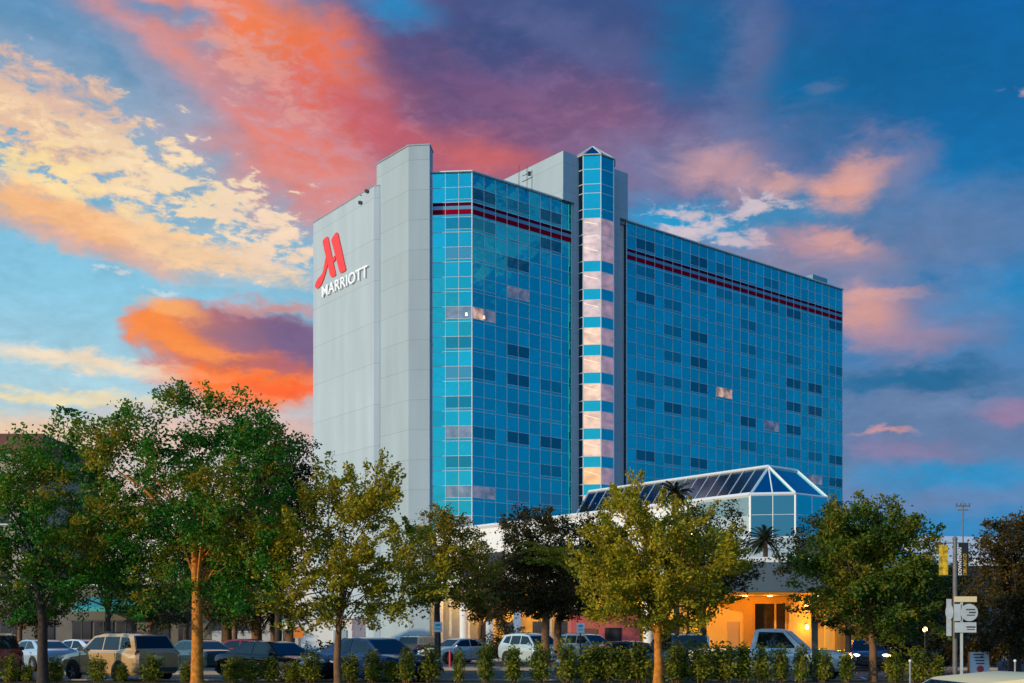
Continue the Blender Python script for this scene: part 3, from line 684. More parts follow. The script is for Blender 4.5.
# terrace block under the conservatory, then the porte-cochere
X0, X1 = at(688, 76)[0], at(838, 76)[0]
ob('terrace_wall', MB().prism([(F1.x - .6, 85.2), (F2.x, 84.7), (G.x + .3, G.y - .6), (G.x + 5, G.y + 8), (F1.x - 2, F1.y + 6)], 4.6, SZ - .2), M['greywall'], pod)
ob('white_parapet', MB().box(((X0 + X1) / 2 - .3, 80.5, 6.73), (X1 - X0 + .3, 8.6, .34)), M['trim'], pod)
ob('entrance_canopy', MB().box(((X0 + X1) / 2, 80.5, 5.565), (X1 - X0, 9.0, 1.97)), M['fascia'], pod)
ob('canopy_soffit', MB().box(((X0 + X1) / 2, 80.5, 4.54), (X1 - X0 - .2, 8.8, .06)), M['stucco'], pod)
ob('terrace_awning', MB().poly([(16.0, 80.2, 8.35), (18.6, 80.0, 7.55), (18.6, 82.5, 7.75), (16.0, 82.5, 8.6)]).poly([(16.0, 80.2, 8.3), (16.0, 82.5, 8.55), (18.6, 82.5, 7.7), (18.6, 80.0, 7.5)]).bar((18.5, 80.1, 6.9), (18.5, 80.1, 7.6), .08).bar((16.1, 80.3, 6.9), (16.1, 80.3, 8.3), .08), M['trim'], pod)
YB = 83.0
def xw(px, d=YB): return at(px, d)[0]
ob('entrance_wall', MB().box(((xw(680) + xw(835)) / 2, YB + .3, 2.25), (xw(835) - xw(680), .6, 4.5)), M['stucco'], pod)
dw = MB().box(((xw(754.5) + xw(774)) / 2, YB - .03, 2.2), (xw(774) - xw(754.5), .06, 3.6)).box(((xw(776) + xw(785)) / 2, YB - .03, 2.2), (xw(785) - xw(776), .06, 3.6))
d_o = ob('entrance_window', dw, M['darkglass'], pod)
ob('window_frame', MB().box(((xw(753.7) + xw(786)) / 2, YB - .04, 4.05), (xw(786) - xw(753.7), .1, .12)).box((xw(775), YB - .04, 2.2), (.14, .12, 3.6)).box((xw(754), YB - .04, 2.2), (.1, .1, 3.6)).box((xw(785.6), YB - .04, 2.2), (.1, .1, 3.6)), M['stucco'], d_o)
ob('side_door', MB().box(((xw(727) + xw(738.5)) / 2, YB - .04, 1.35), (xw(738.5) - xw(727), .08, 2.7)), M['wood'], pod)
for px, w in ((690, .9), (800, 1.25)):
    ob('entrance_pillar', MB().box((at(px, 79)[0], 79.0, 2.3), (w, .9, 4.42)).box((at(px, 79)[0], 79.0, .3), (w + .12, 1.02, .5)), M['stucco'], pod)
ob('downpipe', MB().tube([(at(813, 79)[0], 79, 0), (at(813, 79)[0], 79, 4.5)], .09, 8), M['dark'], pod)
ob('side_pillar', MB().box((at(827, 79)[0], 79, 2.27), (.3, .3, 4.46)), M['stucco'], pod)
def wall_lamp(px, y, d, parent=pod, e=60, r=.13, colr=(1, .42, .05)):
    x = at(px, d)[0]; zz = zt(y, d); o = ob('wall_lamp', MB().ball((x, d, zz), (r, r, r * 1.4)), M['lampwarm'], parent, smooth=True)
    ob('lamp_bracket', MB().box((x, d + .16, zz + .16), (.14, .2, .1)), M['dark'], o)
    l = bpy.data.lights.new('lamp_light', 'POINT'); l.energy = e; l.color = colr; l.shadow_soft_size = .15
    lo = bpy.data.objects.new('lamp_light', l); COL.objects.link(lo); lo.location = (x, d - .35, zz); lo.location -= Vector(parent['_w']); lo.parent = parent
wall_lamp(806.5, 605, 78.3, e=45); wall_lamp(807, 627, 78.3, e=60)
wall_lamp(703, 622, 78.3, e=60)
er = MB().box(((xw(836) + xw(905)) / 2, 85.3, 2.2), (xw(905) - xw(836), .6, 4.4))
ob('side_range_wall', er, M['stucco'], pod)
ob('side_range_roof', MB().box(((xw(836) + xw(905)) / 2, 83.6, 4.6), (xw(905) - xw(836), 4.6, .5)), M['fascia'], pod)
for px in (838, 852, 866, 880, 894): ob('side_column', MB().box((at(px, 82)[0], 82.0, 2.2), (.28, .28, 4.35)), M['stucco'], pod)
def soffit_lamp(x, y, z, e, colr=(1, .43, .035), parent=pod):
    o = ob('ceiling_lamp', MB().tube([(x, y, z + .03), (x, y, z - .05)], .16, 10), M['lampwarm'], parent)
    l = bpy.data.lights.new('lamp_light', 'POINT'); l.energy = e; l.color = colr; l.shadow_soft_size = .15
    lo = bpy.data.objects.new('lamp_light', l); COL.objects.link(lo); lo.location = Vector((x, y, z - .25)) - Vector(parent['_w']); lo.parent = parent
for px in (846, 872): soffit_lamp(at(px, 83.4)[0], 83.4, 4.34, 50)
for px in (712, 745, 770, 820): soffit_lamp(xw(px, 81), 81.0, 4.5, 75)
# arcade under the white wing
for k in range(10):
    a = L4 + VD * (1 + 4.2 * k) - UD * .1
    ob('arcade_column', MB().tube([(a.x, a.y, 0), (a.x, a.y, 6.4)], .42, 14).box((a.x, a.y, .2), (1.1, 1.1, .4), math.atan2(VD.y, VD.x)), M['whitewall'], pod, smooth=True)
bw = L4 + UD * 4
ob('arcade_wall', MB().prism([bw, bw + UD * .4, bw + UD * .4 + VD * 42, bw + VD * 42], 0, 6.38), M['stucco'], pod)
for k in range(9):
    a = bw + VD * (1.5 + 4.2 * k); fq, fo = face(a + VD * 2.2, a, .1, 3.0); ob('arcade_door', MB().slab(fq, fo), M['darkglass'], pod)
for k in (2, 5, 7, 8): a = L4 + VD * (3 + 4.2 * k) + UD * 2.0; soffit_lamp(a.x, a.y, 6.3, 420, (1, .50, .08))

# ------------------------------------------------------------------ other buildings
def building(name, label, cat, x0, x1, y0, y1, h, m, loc=None):
    t = thing(name, label, cat, ((x0 + x1) / 2, y0, 0), wc=True); ob('wall', MB().box(((x0 + x1) / 2, (y0 + y1) / 2, h / 2), (x1 - x0, y1 - y0, h)), m, t); return t
bl = building('brick_block', 'dark red brick block behind the leftmost tree', 'building', at(-90, 132)[0], at(42, 132)[0], 132, 150, zt(441, 132), M['tan'])
ob('roof_band', MB().box(((at(-90, 132)[0] + at(42, 132)[0]) / 2, 141, zt(441, 132) - .2), (15.6, 18.6, 2.0)), M['brick'], bl)
for k in range(5):
    for j in range(5):
        x = at(-80 + 27 * k, 132)[0]; f_ = ob('window', MB().box((x, 131.96, 4 + 3.8 * j), (1.7, .1, 1.9)), M['darkglass'], bl); ob('sill', MB().box((x, 131.93, 2.98 + 3.8 * j), (1.9, .2, .12)), M['trim'], f_)
x0, x1 = at(-60, 92)[0], at(212, 92)[0]
sh = building('low_shop_building', 'low grey building with a teal awning behind the parked cars', 'building', x0, x1, 92, 106, 5.6, M['shop'])
ob('awning', MB().slab([(at(70, 89)[0], 89.5, zt(608, 89)), (at(138, 89)[0], 89.5, zt(608, 89)), (at(138, 89)[0], 91.98, zt(599, 91)), (at(70, 89)[0], 91.98, zt(599, 91))], (0, 0, .12)).box((at(104, 89)[0], 89.5, zt(609, 89)), (5.3, .1, .35)), M['teal'], sh)
for px in (-30, 10, 45, 82, 104, 126, 160, 188):
    w = ob('window', MB().box((at(px, 92)[0], 91.97, 1.7), (1.5, .12, 2.2)), M['darkglass'], sh); ob('window_frame', MB().box((at(px, 92)[0], 91.95, 2.86), (1.7, .14, .12)).box((at(px, 92)[0], 91.94, .55), (1.7, .16, .12)).box((at(px, 92)[0], 91.93, 1.7), (.07, .14, 2.2)), M['dark'], w)
ob('cornice', MB().box(((x0 + x1) / 2, 99, 5.68), (x1 - x0 + .5, 14.5, .18)), M['trim'], sh)
x0, x1 = at(300, 84)[0], at(352, 84)[0]
wb = building('white_outbuilding', 'small bright white outbuilding behind the black sedan', 'building', x0, x1, 84, 92, zt(619, 84), M['white'])
ob('roof', MB().box(((x0 + x1) / 2, 88, zt(619, 84) + .08), (x1 - x0 + .5, 8.5, .16)), M['trim'], wb)
ob('door', MB().box((at(340, 84)[0], 83.96, 1.05), (.95, .08, 2.1)), M['greywall'], wb)
x0, x1 = at(212, 80)[0], at(300, 80)[0]
gwall = MB().box(((x0 + x1) / 2, 80.2, .95), (x1 - x0, .35, 1.9)).box(((x0 + x1) / 2, 80.2, 1.96), (x1 - x0 + .1, .5, .12))
tag(gwall.build('garden_wall', M['plain']), 'low grey concrete wall behind the red car and palm trunks', 'wall')
x0, x1 = at(571, 83)[0], at(640, 83)[0]
pk = building('salmon_pavilion', 'low salmon red walled pavilion under the dark trees left of the entrance', 'building', x0, x1, 83, 88, zt(613, 83), M['pinkwall'])
ob('roof', MB().box(((x0 + x1) / 2, 85.4, zt(613, 83) + .1), (x1 - x0 + .5, 5.6, .2)), M['dark'], pk)
ob('window', MB().box((at(613, 83)[0], 82.97, 1.6), (1.2, .08, 1.3)), M['darkglass'], pk); ob('door', MB().box((at(590, 83)[0], 82.97, 1.1), (1.0, .08, 2.2)), M['brick'], pk)
x0, x1 = at(925, 112)[0], at(1100, 112)[0]
wr = building('white_warehouse', 'long low white building with a shallow roof behind the banner pole', 'building', x0, x1, 112, 130, zt(562, 112), M['warehouse'])
rz0 = zt(562, 112); ob('roof', MB().slab([(x0 - .5, 111, rz0), (x1, 111, rz0), (x1, 122, zt(541, 122)), (x0 - .5, 122, zt(537, 122))], (0, 0, .25)), M['whitewall'], wr)
ob('fascia', MB().box(((x0 + x1) / 2, 110.9, rz0 - .2), (x1 - x0 + .8, .15, .5)), M['white'], wr)
for k in range(6): ob('window', MB().box((x0 + 1.6 + 2.7 * k, 111.97, rz0 - 2.4), (1.5, .1, 1.2)), M['darkglass'], wr)

# ------------------------------------------------------------------ trees
LM = {}
LM['green'] = leaf_mat('leaf_green', [(.018, .044, .006), (.030, .13, .010), (.035, .26, .018), (.15, .22, .014), (.38, .27, .016)], .4)
LM['dark'] = leaf_mat('leaf_dark', [(.010, .016, .006), (.020, .034, .010), (.034, .046, .012), (.075, .07, .016)])
LM['olive'] = leaf_mat('leaf_olive', [(.045, .055, .008), (.10, .11, .010), (.22, .20, .015), (.40, .28, .018), (.12, .14, .015)], .4)
LM['yellow'] = leaf_mat('leaf_yellow', [(.06, .075, .007), (.18, .20, .010), (.38, .32, .015), (.52, .40, .02), (.20, .25, .012)], .4)
LM['brown'] = leaf_mat('leaf_brown', [(.026, .020, .007), (.048, .038, .010), (.08, .06, .013), (.15, .10, .015)])
LM['shrub'] = leaf_mat('leaf_shrub', [(.035, .065, .010), (.10, .15, .015), (.22, .26, .02), (.40, .34, .025)], nscale=1.6)
LM['mid'] = leaf_mat('leaf_mid', [(.014, .028, .006), (.04, .085, .010), (.075, .16, .013), (.17, .19, .014), (.25, .21, .016)], .4)
LM['palm'] = leaf_mat('leaf_palm', [(.014, .026, .012), (.028, .042, .016), (.05, .055, .02)])
def leaf_verts(c, d, ln, wd, r):
    d = d.normalized(); a = d.cross(Vector((r.uniform(-1, 1), r.uniform(-1, 1), r.uniform(-1, 1))))
    if a.length < 1e-3: a = Vector((1, 0, 0))
    a.normalize(); n = d.cross(a)
    return (c - d * ln * .5, c + a * wd * .5 + n * wd * .12, c + d * ln * .5, c - a * wd * .5 + n * wd * .12)
def crown_mesh(ells, nclump, per, ln, wd, r, spread, up=.35, tw_len=.9):
    """twigs spread through the ellipsoids, leaves along and round each twig"""
    mb = MB(); tot = sum(e[6] for e in ells); tips = []
    for e in ells:
        for _ in range(max(1, round(nclump * e[6] / tot))):
            v = Vector((r.gauss(0, 1), r.gauss(0, 1), r.gauss(0, 1))).normalized(); q = r.random() ** .42
            v.z = v.z if v.z > -.8 else v.z * .7
            c = Vector((e[0] + v.x * e[3] * q, e[1] + v.y * e[4] * q, e[2] + v.z * e[5] * q))
            dr = (Vector((v.x, v.y, v.z * .7 + up)) + Vector((r.gauss(0, .4), r.gauss(0, .4), r.gauss(0, .4)))).normalized()
            tips.append((c, q)); tl = tw_len * r.uniform(.5, 1.35); sp_ = spread * r.uniform(.55, 1.15)
            for k in range(int(per * r.uniform(.6, 1.4))):
                s = r.random(); p = c + dr * (tl * (s - .25)); w = sp_ * (1.15 - .8 * s)
                p = p + Vector((r.gauss(0, w), r.gauss(0, w), r.gauss(0, w * .7)))
                mb.poly(leaf_verts(p, dr + Vector((r.gauss(0, .8), r.gauss(0, .8), r.gauss(0, .6) - .25)), ln * r.uniform(.7, 1.3), wd * r.uniform(.7, 1.3), r))
    return mb, tips
def tree(name, label, px, d, ells, leafm, barkm, nclump, per, rad=.17, fork_y=None, seed=1, ln=.17, wd=.10, spread=.30, lean=0.0, group=None, up=.35, tl=.9):
    r = random.Random(seed); bx, by = at(px, d); t = thing(name, label, 'tree', (bx, by, 0.1), group=group)
    E_ = []
    for (ex, ey, erx, ery) in ells:
        X, _ = at(ex, d); rx, rz_ = erx / F * d, ery / F * d
        E_.append((X - bx, r.uniform(-.3, .3) * rx * .5, zt(ey, d) - .1, rx, rx * .85, rz_, erx * ery))
    mb, tips = crown_mesh(E_, nclump, per, ln, wd, r, spread, up, tl)
    me = mb.mesh('crown', leafm); cr = bpy.data.objects.new('crown', me); COL.objects.link(cr); cr.parent = t
    zc = sum(e[2] * e[6] for e in E_) / sum(e[6] for e in E_); xc = sum(e[0] * e[6] for e in E_) / sum(e[6] for e in E_)
    zf = (zt(fork_y, d) - .1) if fork_y else zc * .45
    tb = MB(); fork = Vector((lean, 0, zf)); topp = Vector((xc * .6, 0, zc * 1.15))
    tb.tube([(0, 0, -.15), (lean * .1, 0, .15), (lean * .5 + r.uniform(-.05, .05), r.uniform(-.05, .05), zf * .5), fork, fork.lerp(topp, .5) + Vector((r.uniform(-.2, .2), 0, 0)), topp], [rad * 1.5, rad * 1.08, rad * .95, rad * .85, rad * .5, rad * .15], 10)
    r.shuffle(tips); tips = [q for q in tips if q[0].z > zf + .5] or tips; nl = min(len(tips), 26)
    for k in range(nl):
        c, q = tips[k]; s0 = fork.lerp(topp, r.uniform(0, .65)); 
        if k < 6: s0 = fork.lerp(topp, .02 + .13 * k)
        mid = s0.lerp(c, .5) + Vector((r.uniform(-.25, .25), r.uniform(-.25, .25), r.uniform(.0, .45)))
        r0 = rad * (.34 if k < 6 else .20); tb.tube([s0, s0.lerp(mid, .5) + Vector((r.uniform(-.08, .08), 0, -.05)), mid, mid.lerp(c, .6) + Vector((0, 0, r.uniform(-.1, .1))), c], [r0, r0 * .8, r0 * .55, r0 * .32, .012], 6)
    tr = ob('trunk', tb, barkm, t, smooth=50)
    return t
FINE = dict(ln=.135, wd=.075)
tree('broadleaf_tree', 'big dark tree with a dark trunk at the far left edge', 43, 40, [(10, 525, 80, 92), (75, 500, 66, 72), (50, 578, 90, 46), (-50, 540, 60, 90), (108, 560, 48, 52)], LM['green'], M['bark_dk'], 340, 130, .18, 622, 21, **FINE)
tree('broadleaf_tree', 'tall spreading green tree with an orange lit trunk beside the tan suv', 197, 39, [(215, 428, 56, 50), (150, 490, 72, 66), (235, 505, 68, 78), (175, 570, 78, 54), (252, 575, 50, 48), (120, 440, 52, 28), (262, 440, 34, 38)], LM['green'], M['bark_lit'], 350, 130, .20, 602, 22, **FINE)
tree('broadleaf_tree', 'dark thin crowned tree between the orange trunked tree and the end wall', 278, 50, [(270, 470, 40, 42), (290, 500, 24, 48), (262, 520, 40, 54)], LM['dark'], M['bark_dk'], 170, 100, .16, 575, 23, spread=.34, ln=.15, wd=.09)
tree('broadleaf_tree', 'yellow green tree with a slim forked trunk in front of the black and blue sedans', 338, 39, [(350, 545, 66, 58), (355, 505, 44, 38), (295, 575, 56, 54), (398, 575, 46, 50), (345, 605, 78, 30), (330, 486, 18, 22), (380, 492, 22, 20)], LM['yellow'], M['bark'], 215, 125, .13, 640, 24, spread=.19, up=.75, tl=1.1, **FINE)
tree('broadleaf_tree', 'thin dark tree with a dark trunk before the lit arcade columns', 437, 52, [(450, 545, 36, 32), (436, 532, 24, 20), (470, 580, 30, 34), (425, 575, 28, 36)], LM['olive'], M['bark_dk'], 130, 100, .16, 612, 25, spread=.32, ln=.14, wd=.085)
t5 = tree('broadleaf_tree', 'dense dark tree right of the arcade with drooping yellow sprays', 546, 60, [(530, 545, 38, 36), (520, 588, 32, 38), (545, 588, 36, 36)], LM['brown'], M['bark'], 190, 120, .24, 620, 26, spread=.36, ln=.16, wd=.09)
tree('broadleaf_tree', 'dense dark brown tree above the white suv and salmon wall', 558, 63, [(580, 545, 36, 34), (570, 590, 42, 38), (598, 582, 28, 38)], LM['dark'], M['bark'], 200, 120, .24, 622, 27, spread=.36, ln=.16, wd=.09)
tree('broadleaf_tree', 'round golden green tree with an orange brown trunk left of the entrance', 658, 39, [(655, 565, 74, 54), (645, 532, 48, 40), (702, 580, 50, 44), (615, 585, 46, 44), (655, 612, 64, 32), (632, 506, 20, 22)], LM['yellow'], M['bark_lit'], 250, 135, .16, 648, 28, spread=.19, up=.6, tl=1.05, **FINE)
tree('broadleaf_tree', 'dark tree behind the golden tree beside the entrance canopy', 703, 56, [(705, 535, 36, 30), (732, 570, 24, 32), (690, 575, 40, 40)], LM['dark'], M['bark_dk'], 140, 100, .18, 615, 29, spread=.36, ln=.15, wd=.085)
tree('broadleaf_tree', 'green tree with a slim brown trunk right of the white pickup', 873, 41, [(860, 570, 60, 48), (902, 562, 44, 50), (845, 537, 32, 28), (880, 615, 62, 32), (888, 530, 38, 26), (820, 590, 22, 32)], LM['mid'], M['bark'], 270, 135, .15, 648, 30, spread=.23, **FINE)
tree('broadleaf_tree', 'sparse dark tree between the conservatory and the green tree', 848, 52, [(805, 560, 26, 24), (838, 530, 22, 24), (850, 570, 34, 34)], LM['dark'], M['bark_dk'], 100, 90, .14, 600, 31, spread=.34, ln=.14, wd=.08)
tree('broadleaf_tree', 'large dark brown tree at the right edge behind the signs', 1015, 50, [(1015, 580, 48, 56), (1000, 625, 52, 34), (1022, 535, 34, 24), (1060, 580, 50, 60)], LM['brown'], M['bark_dk'], 260, 140, .24, 640, 32, spread=.36, ln=.14, wd=.085)
tree('broadleaf_tree', 'low shadowy tree behind the banner pole', 925, 66, [(925, 590, 44, 36), (905, 622, 44, 28), (955, 608, 40, 36)], LM['dark'], M['bark_dk'], 170, 110, .2, 640, 33, spread=.4, ln=.17, wd=.1)
r_ = random.Random(404); spr = MB()
for k in range(16):
    a = Vector((r_.uniform(-1.6, .6), -1.6 + r_.uniform(-.4, .2), zt(556 + r_.uniform(-6, 14), 60))); L_ = r_.uniform(1.6, 3.2); v = Vector((.92, -.1, .45)); p = a.copy()
    for q in range(60):
        p = p + v * (L_ / 60); v = (v + Vector((0, 0, -.026))).normalized()
        for m_ in range(3): spr.poly(leaf_verts(p + Vector((r_.gauss(0, .05), r_.gauss(0, .05), r_.gauss(0, .05))), v + Vector((r_.gauss(0, .5), r_.gauss(0, .5), r_.gauss(0, .5))), .13, .06, r_))
ob('drooping_sprays', spr, LM['yellow'], t5)
tree('broadleaf_tree', 'dim tree far behind the teal awning, between the two big left trees', 108, 84, [(100, 540, 52, 52), (135, 575, 40, 30), (70, 575, 40, 32)], LM['dark'], M['bark_dk'], 130, 90, .25, 632, 35, spread=.5, ln=.24, wd=.14)
tree('broadleaf_tree', 'dim tree far behind the orange trunk', 186, 90, [(190, 535, 50, 56), (222, 560, 42, 42), (165, 570, 40, 34)], LM['dark'], M['bark_dk'], 140, 90, .25, 632, 36, spread=.5, ln=.24, wd=.14)
# distant trees along the left street
for i, (px, d, y, rx, ry, s) in enumerate(((20, 80, 600, 45, 26, 41), (150, 80, 600, 40, 28, 42), (235, 72, 595, 40, 30, 43), (480, 74, 590, 26, 34, 44))):
    lab = ('small dim tree in front of the low shop building, at the far left', 'small dim tree before the right end of the teal awning', 'brown green tree above the red car', 'bare brown tree before the right arcade columns')[i]
    tree('small_tree', lab, px, d, [(px, y, rx, ry), (px + 12, y + 14, rx * .8, ry * .7)], LM['brown'] if i != 1 else LM['dark'], M['bark'], 90, 60, .18, 630, s, ln=.22, wd=.13, spread=.42)
# palms
def palm(px, d, ytop, label, rad=.2, nf=26, fl=2.0, seed=5, group=None, zbase=0.0, bark=None):
    r = random.Random(seed); bx, by = at(px, d); h = zt(ytop, d) - zbase; t = thing('palm_tree', label, 'palm tree', (bx, by, zbase), group=group)
    ob('trunk', MB().tube([(0, 0, -.1), (.05, 0, h * .5), (0, 0, h)], [rad * 1.15, rad, rad * .85], 10), bark or M['bark'], t, smooth=True)
    fr = MB()
    for k in range(nf):
        a = 2 * math.pi * k / nf * 2.618; el = r.uniform(-.5, 1.2); L_ = fl * r.uniform(.8, 1.1); p = Vector((0, 0, h)); v = Vector((math.cos(a) * math.cos(el), math.sin(a) * math.cos(el), math.sin(el)))
        pts = [p.copy()]
        for s in range(9): p = p + v * (L_ / 9); v = (v + Vector((0, 0, -.13))).normalized(); pts.append(p.copy())
        fr.tube(pts, [.025] * 5 + [.015] * 5, 4)
        for s in range(3, 10):
            ax = (pts[s] - pts[s - 1]).normalized(); sd_ = ax.cross(Vector((0, 0, 1)))
            if sd_.length < .05: sd_ = Vector((1, 0, 0))
            sd_.normalize()
            for sg_ in (-1, 1):
                for q in (0, .5):
                    b = pts[s - 1].lerp(pts[s], q); tip = b + (sd_ * sg_ * .5 + ax * .45 + Vector((0, 0, -.2))) * (L_ * .24); w = ax * .05
                    fr.poly([b - w, b + w, tip])
    ob('fronds', fr, LM['palm'], t); return t
palm(765, 79.0, 541, 'bushy palm on the terrace in front of the conservatory', .16, 64, 1.35, 51, zbase=6.9)
palm(676, 66, 494, 'tall slim palm in front of the conservatory roof', .16, 50, 1.1, 52)
for i, px in enumerate((226, 256, 275, 289)):
    palm(px, 74, 612, ('leftmost stout palm trunk behind the red car', 'stout palm behind the roof of the black sedan', 'stout palm left of the white parking sign behind the black sedan', 'stout palm beside the orange sign')[i], .34, 30, 2.2, 60 + i, group='stout palms along the low wall', bark=M['bark'])

# ------------------------------------------------------------------ shrubs in the planting bed
SH = []
for k in range(5):
    r = random.Random(70 + k); mb = MB(); st_ = MB()
    for b in range(13):
        a = r.uniform(0, 6.28); rr = r.uniform(.0, .34); top = r.uniform(.8, 1.42); p0 = Vector((rr * .5 * math.cos(a), rr * .5 * math.sin(a), 0)); p1 = Vector((rr * math.cos(a), rr * math.sin(a), top))
        st_.tube([p0, p0.lerp(p1, .5), p1], [.014, .010, .004], 4)
        for q in range(95):
            s = r.uniform(.12, 1.02); p = p0.lerp(p1, s); w = .10 * (1.15 - .4 * s)
            p = p + Vector((r.gauss(0, w), r.gauss(0, w), r.gauss(0, .05)))
            mb.poly(leaf_verts(p, Vector((r.gauss(0, .8), r.gauss(0, .8), r.uniform(0, 1.2))), r.uniform(.09, .16), r.uniform(.045, .075), r))
    SH.append((mb.mesh('foliage', LM['shrub']), st_.mesh('stems', M['bark'])))
shr = [(10, .72, .7), (27, .45, .6), (56, .62, .8), (98, .66, .8), (121, .5, .8), (152, .74, .9), (186, .5, .7), (233, .66, 1.0), (251, .55, .9), (270, .7, 1), (293, .56, .9), (311, .74, 1), (352, .74, .9), (373, .82, .9), (391, .6, .9), (405, .95, .8), (430, .92, 1.0),
       (458, .86, .6), (486, .98, .8), (513, 1.0, 1.05), (540, 1.06, 1.0), (566, 1.04, 1.0), (589, .98, 1.15), (605, 1.0, 1.25), (623, .96, 1.2), (641, 1.02, 1.25), (677, 1.0, 1.2), (700, 1.04, 1.3), (724, 1.02, 1.3), (743, 1.05, 1.1), (762, .98, 1), (781, .92, .9),
       (800, .95, .8), (823, .85, .8), (846, .8, .9), (896, .8, 1), (917, .86, 1), (937, .72, .9)]
zones = [(0, 60, 'below the far left cars'), (60, 175, 'in front of the tan suv'), (175, 225, 'at the foot of the orange trunk'), (225, 335, 'in front of the black sedan'), (335, 425, 'in front of the blue sedan'),
         (425, 470, 'in the gap right of the blue sedan'), (470, 580, 'standing apart in front of the white suv'), (580, 660, 'in front of the dark blue hatchback'), (660, 735, 'before the pickup bed'), (735, 830, 'before the pickup cab'), (830, 950, 'beside the slim brown trunk near the signs')]
words = ['leftmost', 'second', 'third', 'fourth', 'fifth', 'sixth', 'seventh']
cnt = {}
tot = {z: sum(z[0] <= s[0] < z[1] for s in shr) for z in zones}
for i, (px, h, w) in enumerate(shr):
    zn = next(z for z in zones if z[0] <= px < z[1]); k = cnt.get(zn, 0); cnt[zn] = k + 1
    d = 40.2 + rnd.uniform(-.25, .25); x, y = at(px, d)
    lab = ('single leafy shrub ' + zn[2]) if tot[zn] == 1 else '%s leafy shrub from the left of those %s' % (words[k], zn[2]) if k else 'leftmost leafy shrub of those ' + zn[2]
    t = thing('shrub', lab, 'shrub', (x, y, .1), rnd.uniform(0, 6.28), 'leafy shrubs along the front of the car park')
    t.scale = (w * 1.12, w * 1.12, h)
    for nm, me in zip(('foliage', 'stems'), SH[i % 5]):
        o = bpy.data.objects.new(nm, me); COL.objects.link(o); o.parent = t
# bushes in the background
def bush(px, d, w, h, label, m, seed, group='dark bushes at the back right'):
    r = random.Random(seed); x, y = at(px, d); mb, _ = crown_mesh([(0, 0, h * .5, w * .5, w * .4, h * .5, 1)], 46, 60, .16, .10, r, .26, tw_len=.5); o = mb.build('bush', m); o.location = (x, y, .03); tag(o, label, 'bush', group)
for i, (px, d, w, h, l) in enumerate(((905, 62, 3.0, 1.7, 'dark bush behind the lit headlights car, right of it'), (935, 60, 2.6, 1.9, 'dark bush left of the banner pole'), (980, 58, 3.0, 2.2, 'brown bush behind the folding board'), (1012, 58, 3.0, 2.0, 'brown bush at the right edge'), (960, 66, 3, 2.6, 'tall brown bush behind the white signs'))):
    bush(px, d, w, h, l, LM['brown'] if i > 1 else LM['dark'], 90 + i)
bush(335, 80, 4.5, 1.2, 'clipped bush before the white outbuilding', LM['dark'], 97, None)
bush(505, 70, 2.6, 2.4, 'brown bush left of the white suv', LM['brown'], 98, None)

# ------------------------------------------------------------------ vehicles
M['tyre'] = mat('tyre_rubber', (.015, .015, .016), .85); M['rim'] = mat('alloy_rim', (.55, .56, .58), .25, .9)
M['cglass'] = mat('car_glass', (.006, .012, .015), .03, spec=.6); M['chead'] = mat('headlamp_lens', (.75, .75, .72), .1, coat=1)
M['cheadlit'] = mat('headlamp_lit', (1, .9, .6), .3, emit=(1, .80, .38), estr=9); M['ctail'] = mat('tail_lamp', (.20, .006, .006), .15, coat=1)
M['plate'] = mat('number_plate', (.75, .68, .35), .5); M['chrome'] = mat('chrome', (.7, .7, .7), .12, 1.0)
def wheel_meshes():
    ty = MB(); n = 26; prof = [(.19, -.10), (.29, -.11), (.325, -.085), (.335, 0), (.325, .085), (.29, .11), (.19, .10)]
    for i in range(len(prof) - 1):
        for k in range(n):
            a, b = 2 * math.pi * k / n, 2 * math.pi * (k + 1) / n
            (r0, y0), (r1, y1) = prof[i], prof[i + 1]
            ty.poly([(r0 * math.cos(a), y0, r0 * math.sin(a)), (r0 * math.cos(b), y0, r0 * math.sin(b)), (r1 * math.cos(b), y1, r1 * math.sin(b)), (r1 * math.cos(a), y1, r1 * math.sin(a))])
    ri = MB()
    for sgn in (-1, 1):
        ri.slab([(.205 * math.cos(2 * math.pi * k / n), sgn * .05, .205 * math.sin(2 * math.pi * k / n)) for k in range(n)], (0, sgn * .006, 0), 1)
        for s in range(5):
            a = 2 * math.pi * s / 5; ca, sa = math.cos(a), math.sin(a); u = Vector((ca, 0, sa)); v = Vector((-sa, 0, ca)); y = Vector((0, sgn * .062, 0))
            ri.slab([u * .03 - v * .04 + y, u * .205 - v * .035 + y, u * .205 + v * .035 + y, u * .03 + v * .04 + y], (0, sgn * (.02 + .0011 * s), 0))
        for k in range(n):
            a, b = 2 * math.pi * k / n, 2 * math.pi * (k + 1) / n
            ri.poly([(r * math.cos(t), sgn * .085, r * math.sin(t)) for r, t in ((.185, a), (.185, b), (.225, b), (.225, a))])
    return ty.mesh('tyre', M['tyre'], smooth=True), ri.mesh('rim', [M['rim'], M['dark']])
TYRE, RIM = wheel_meshes()
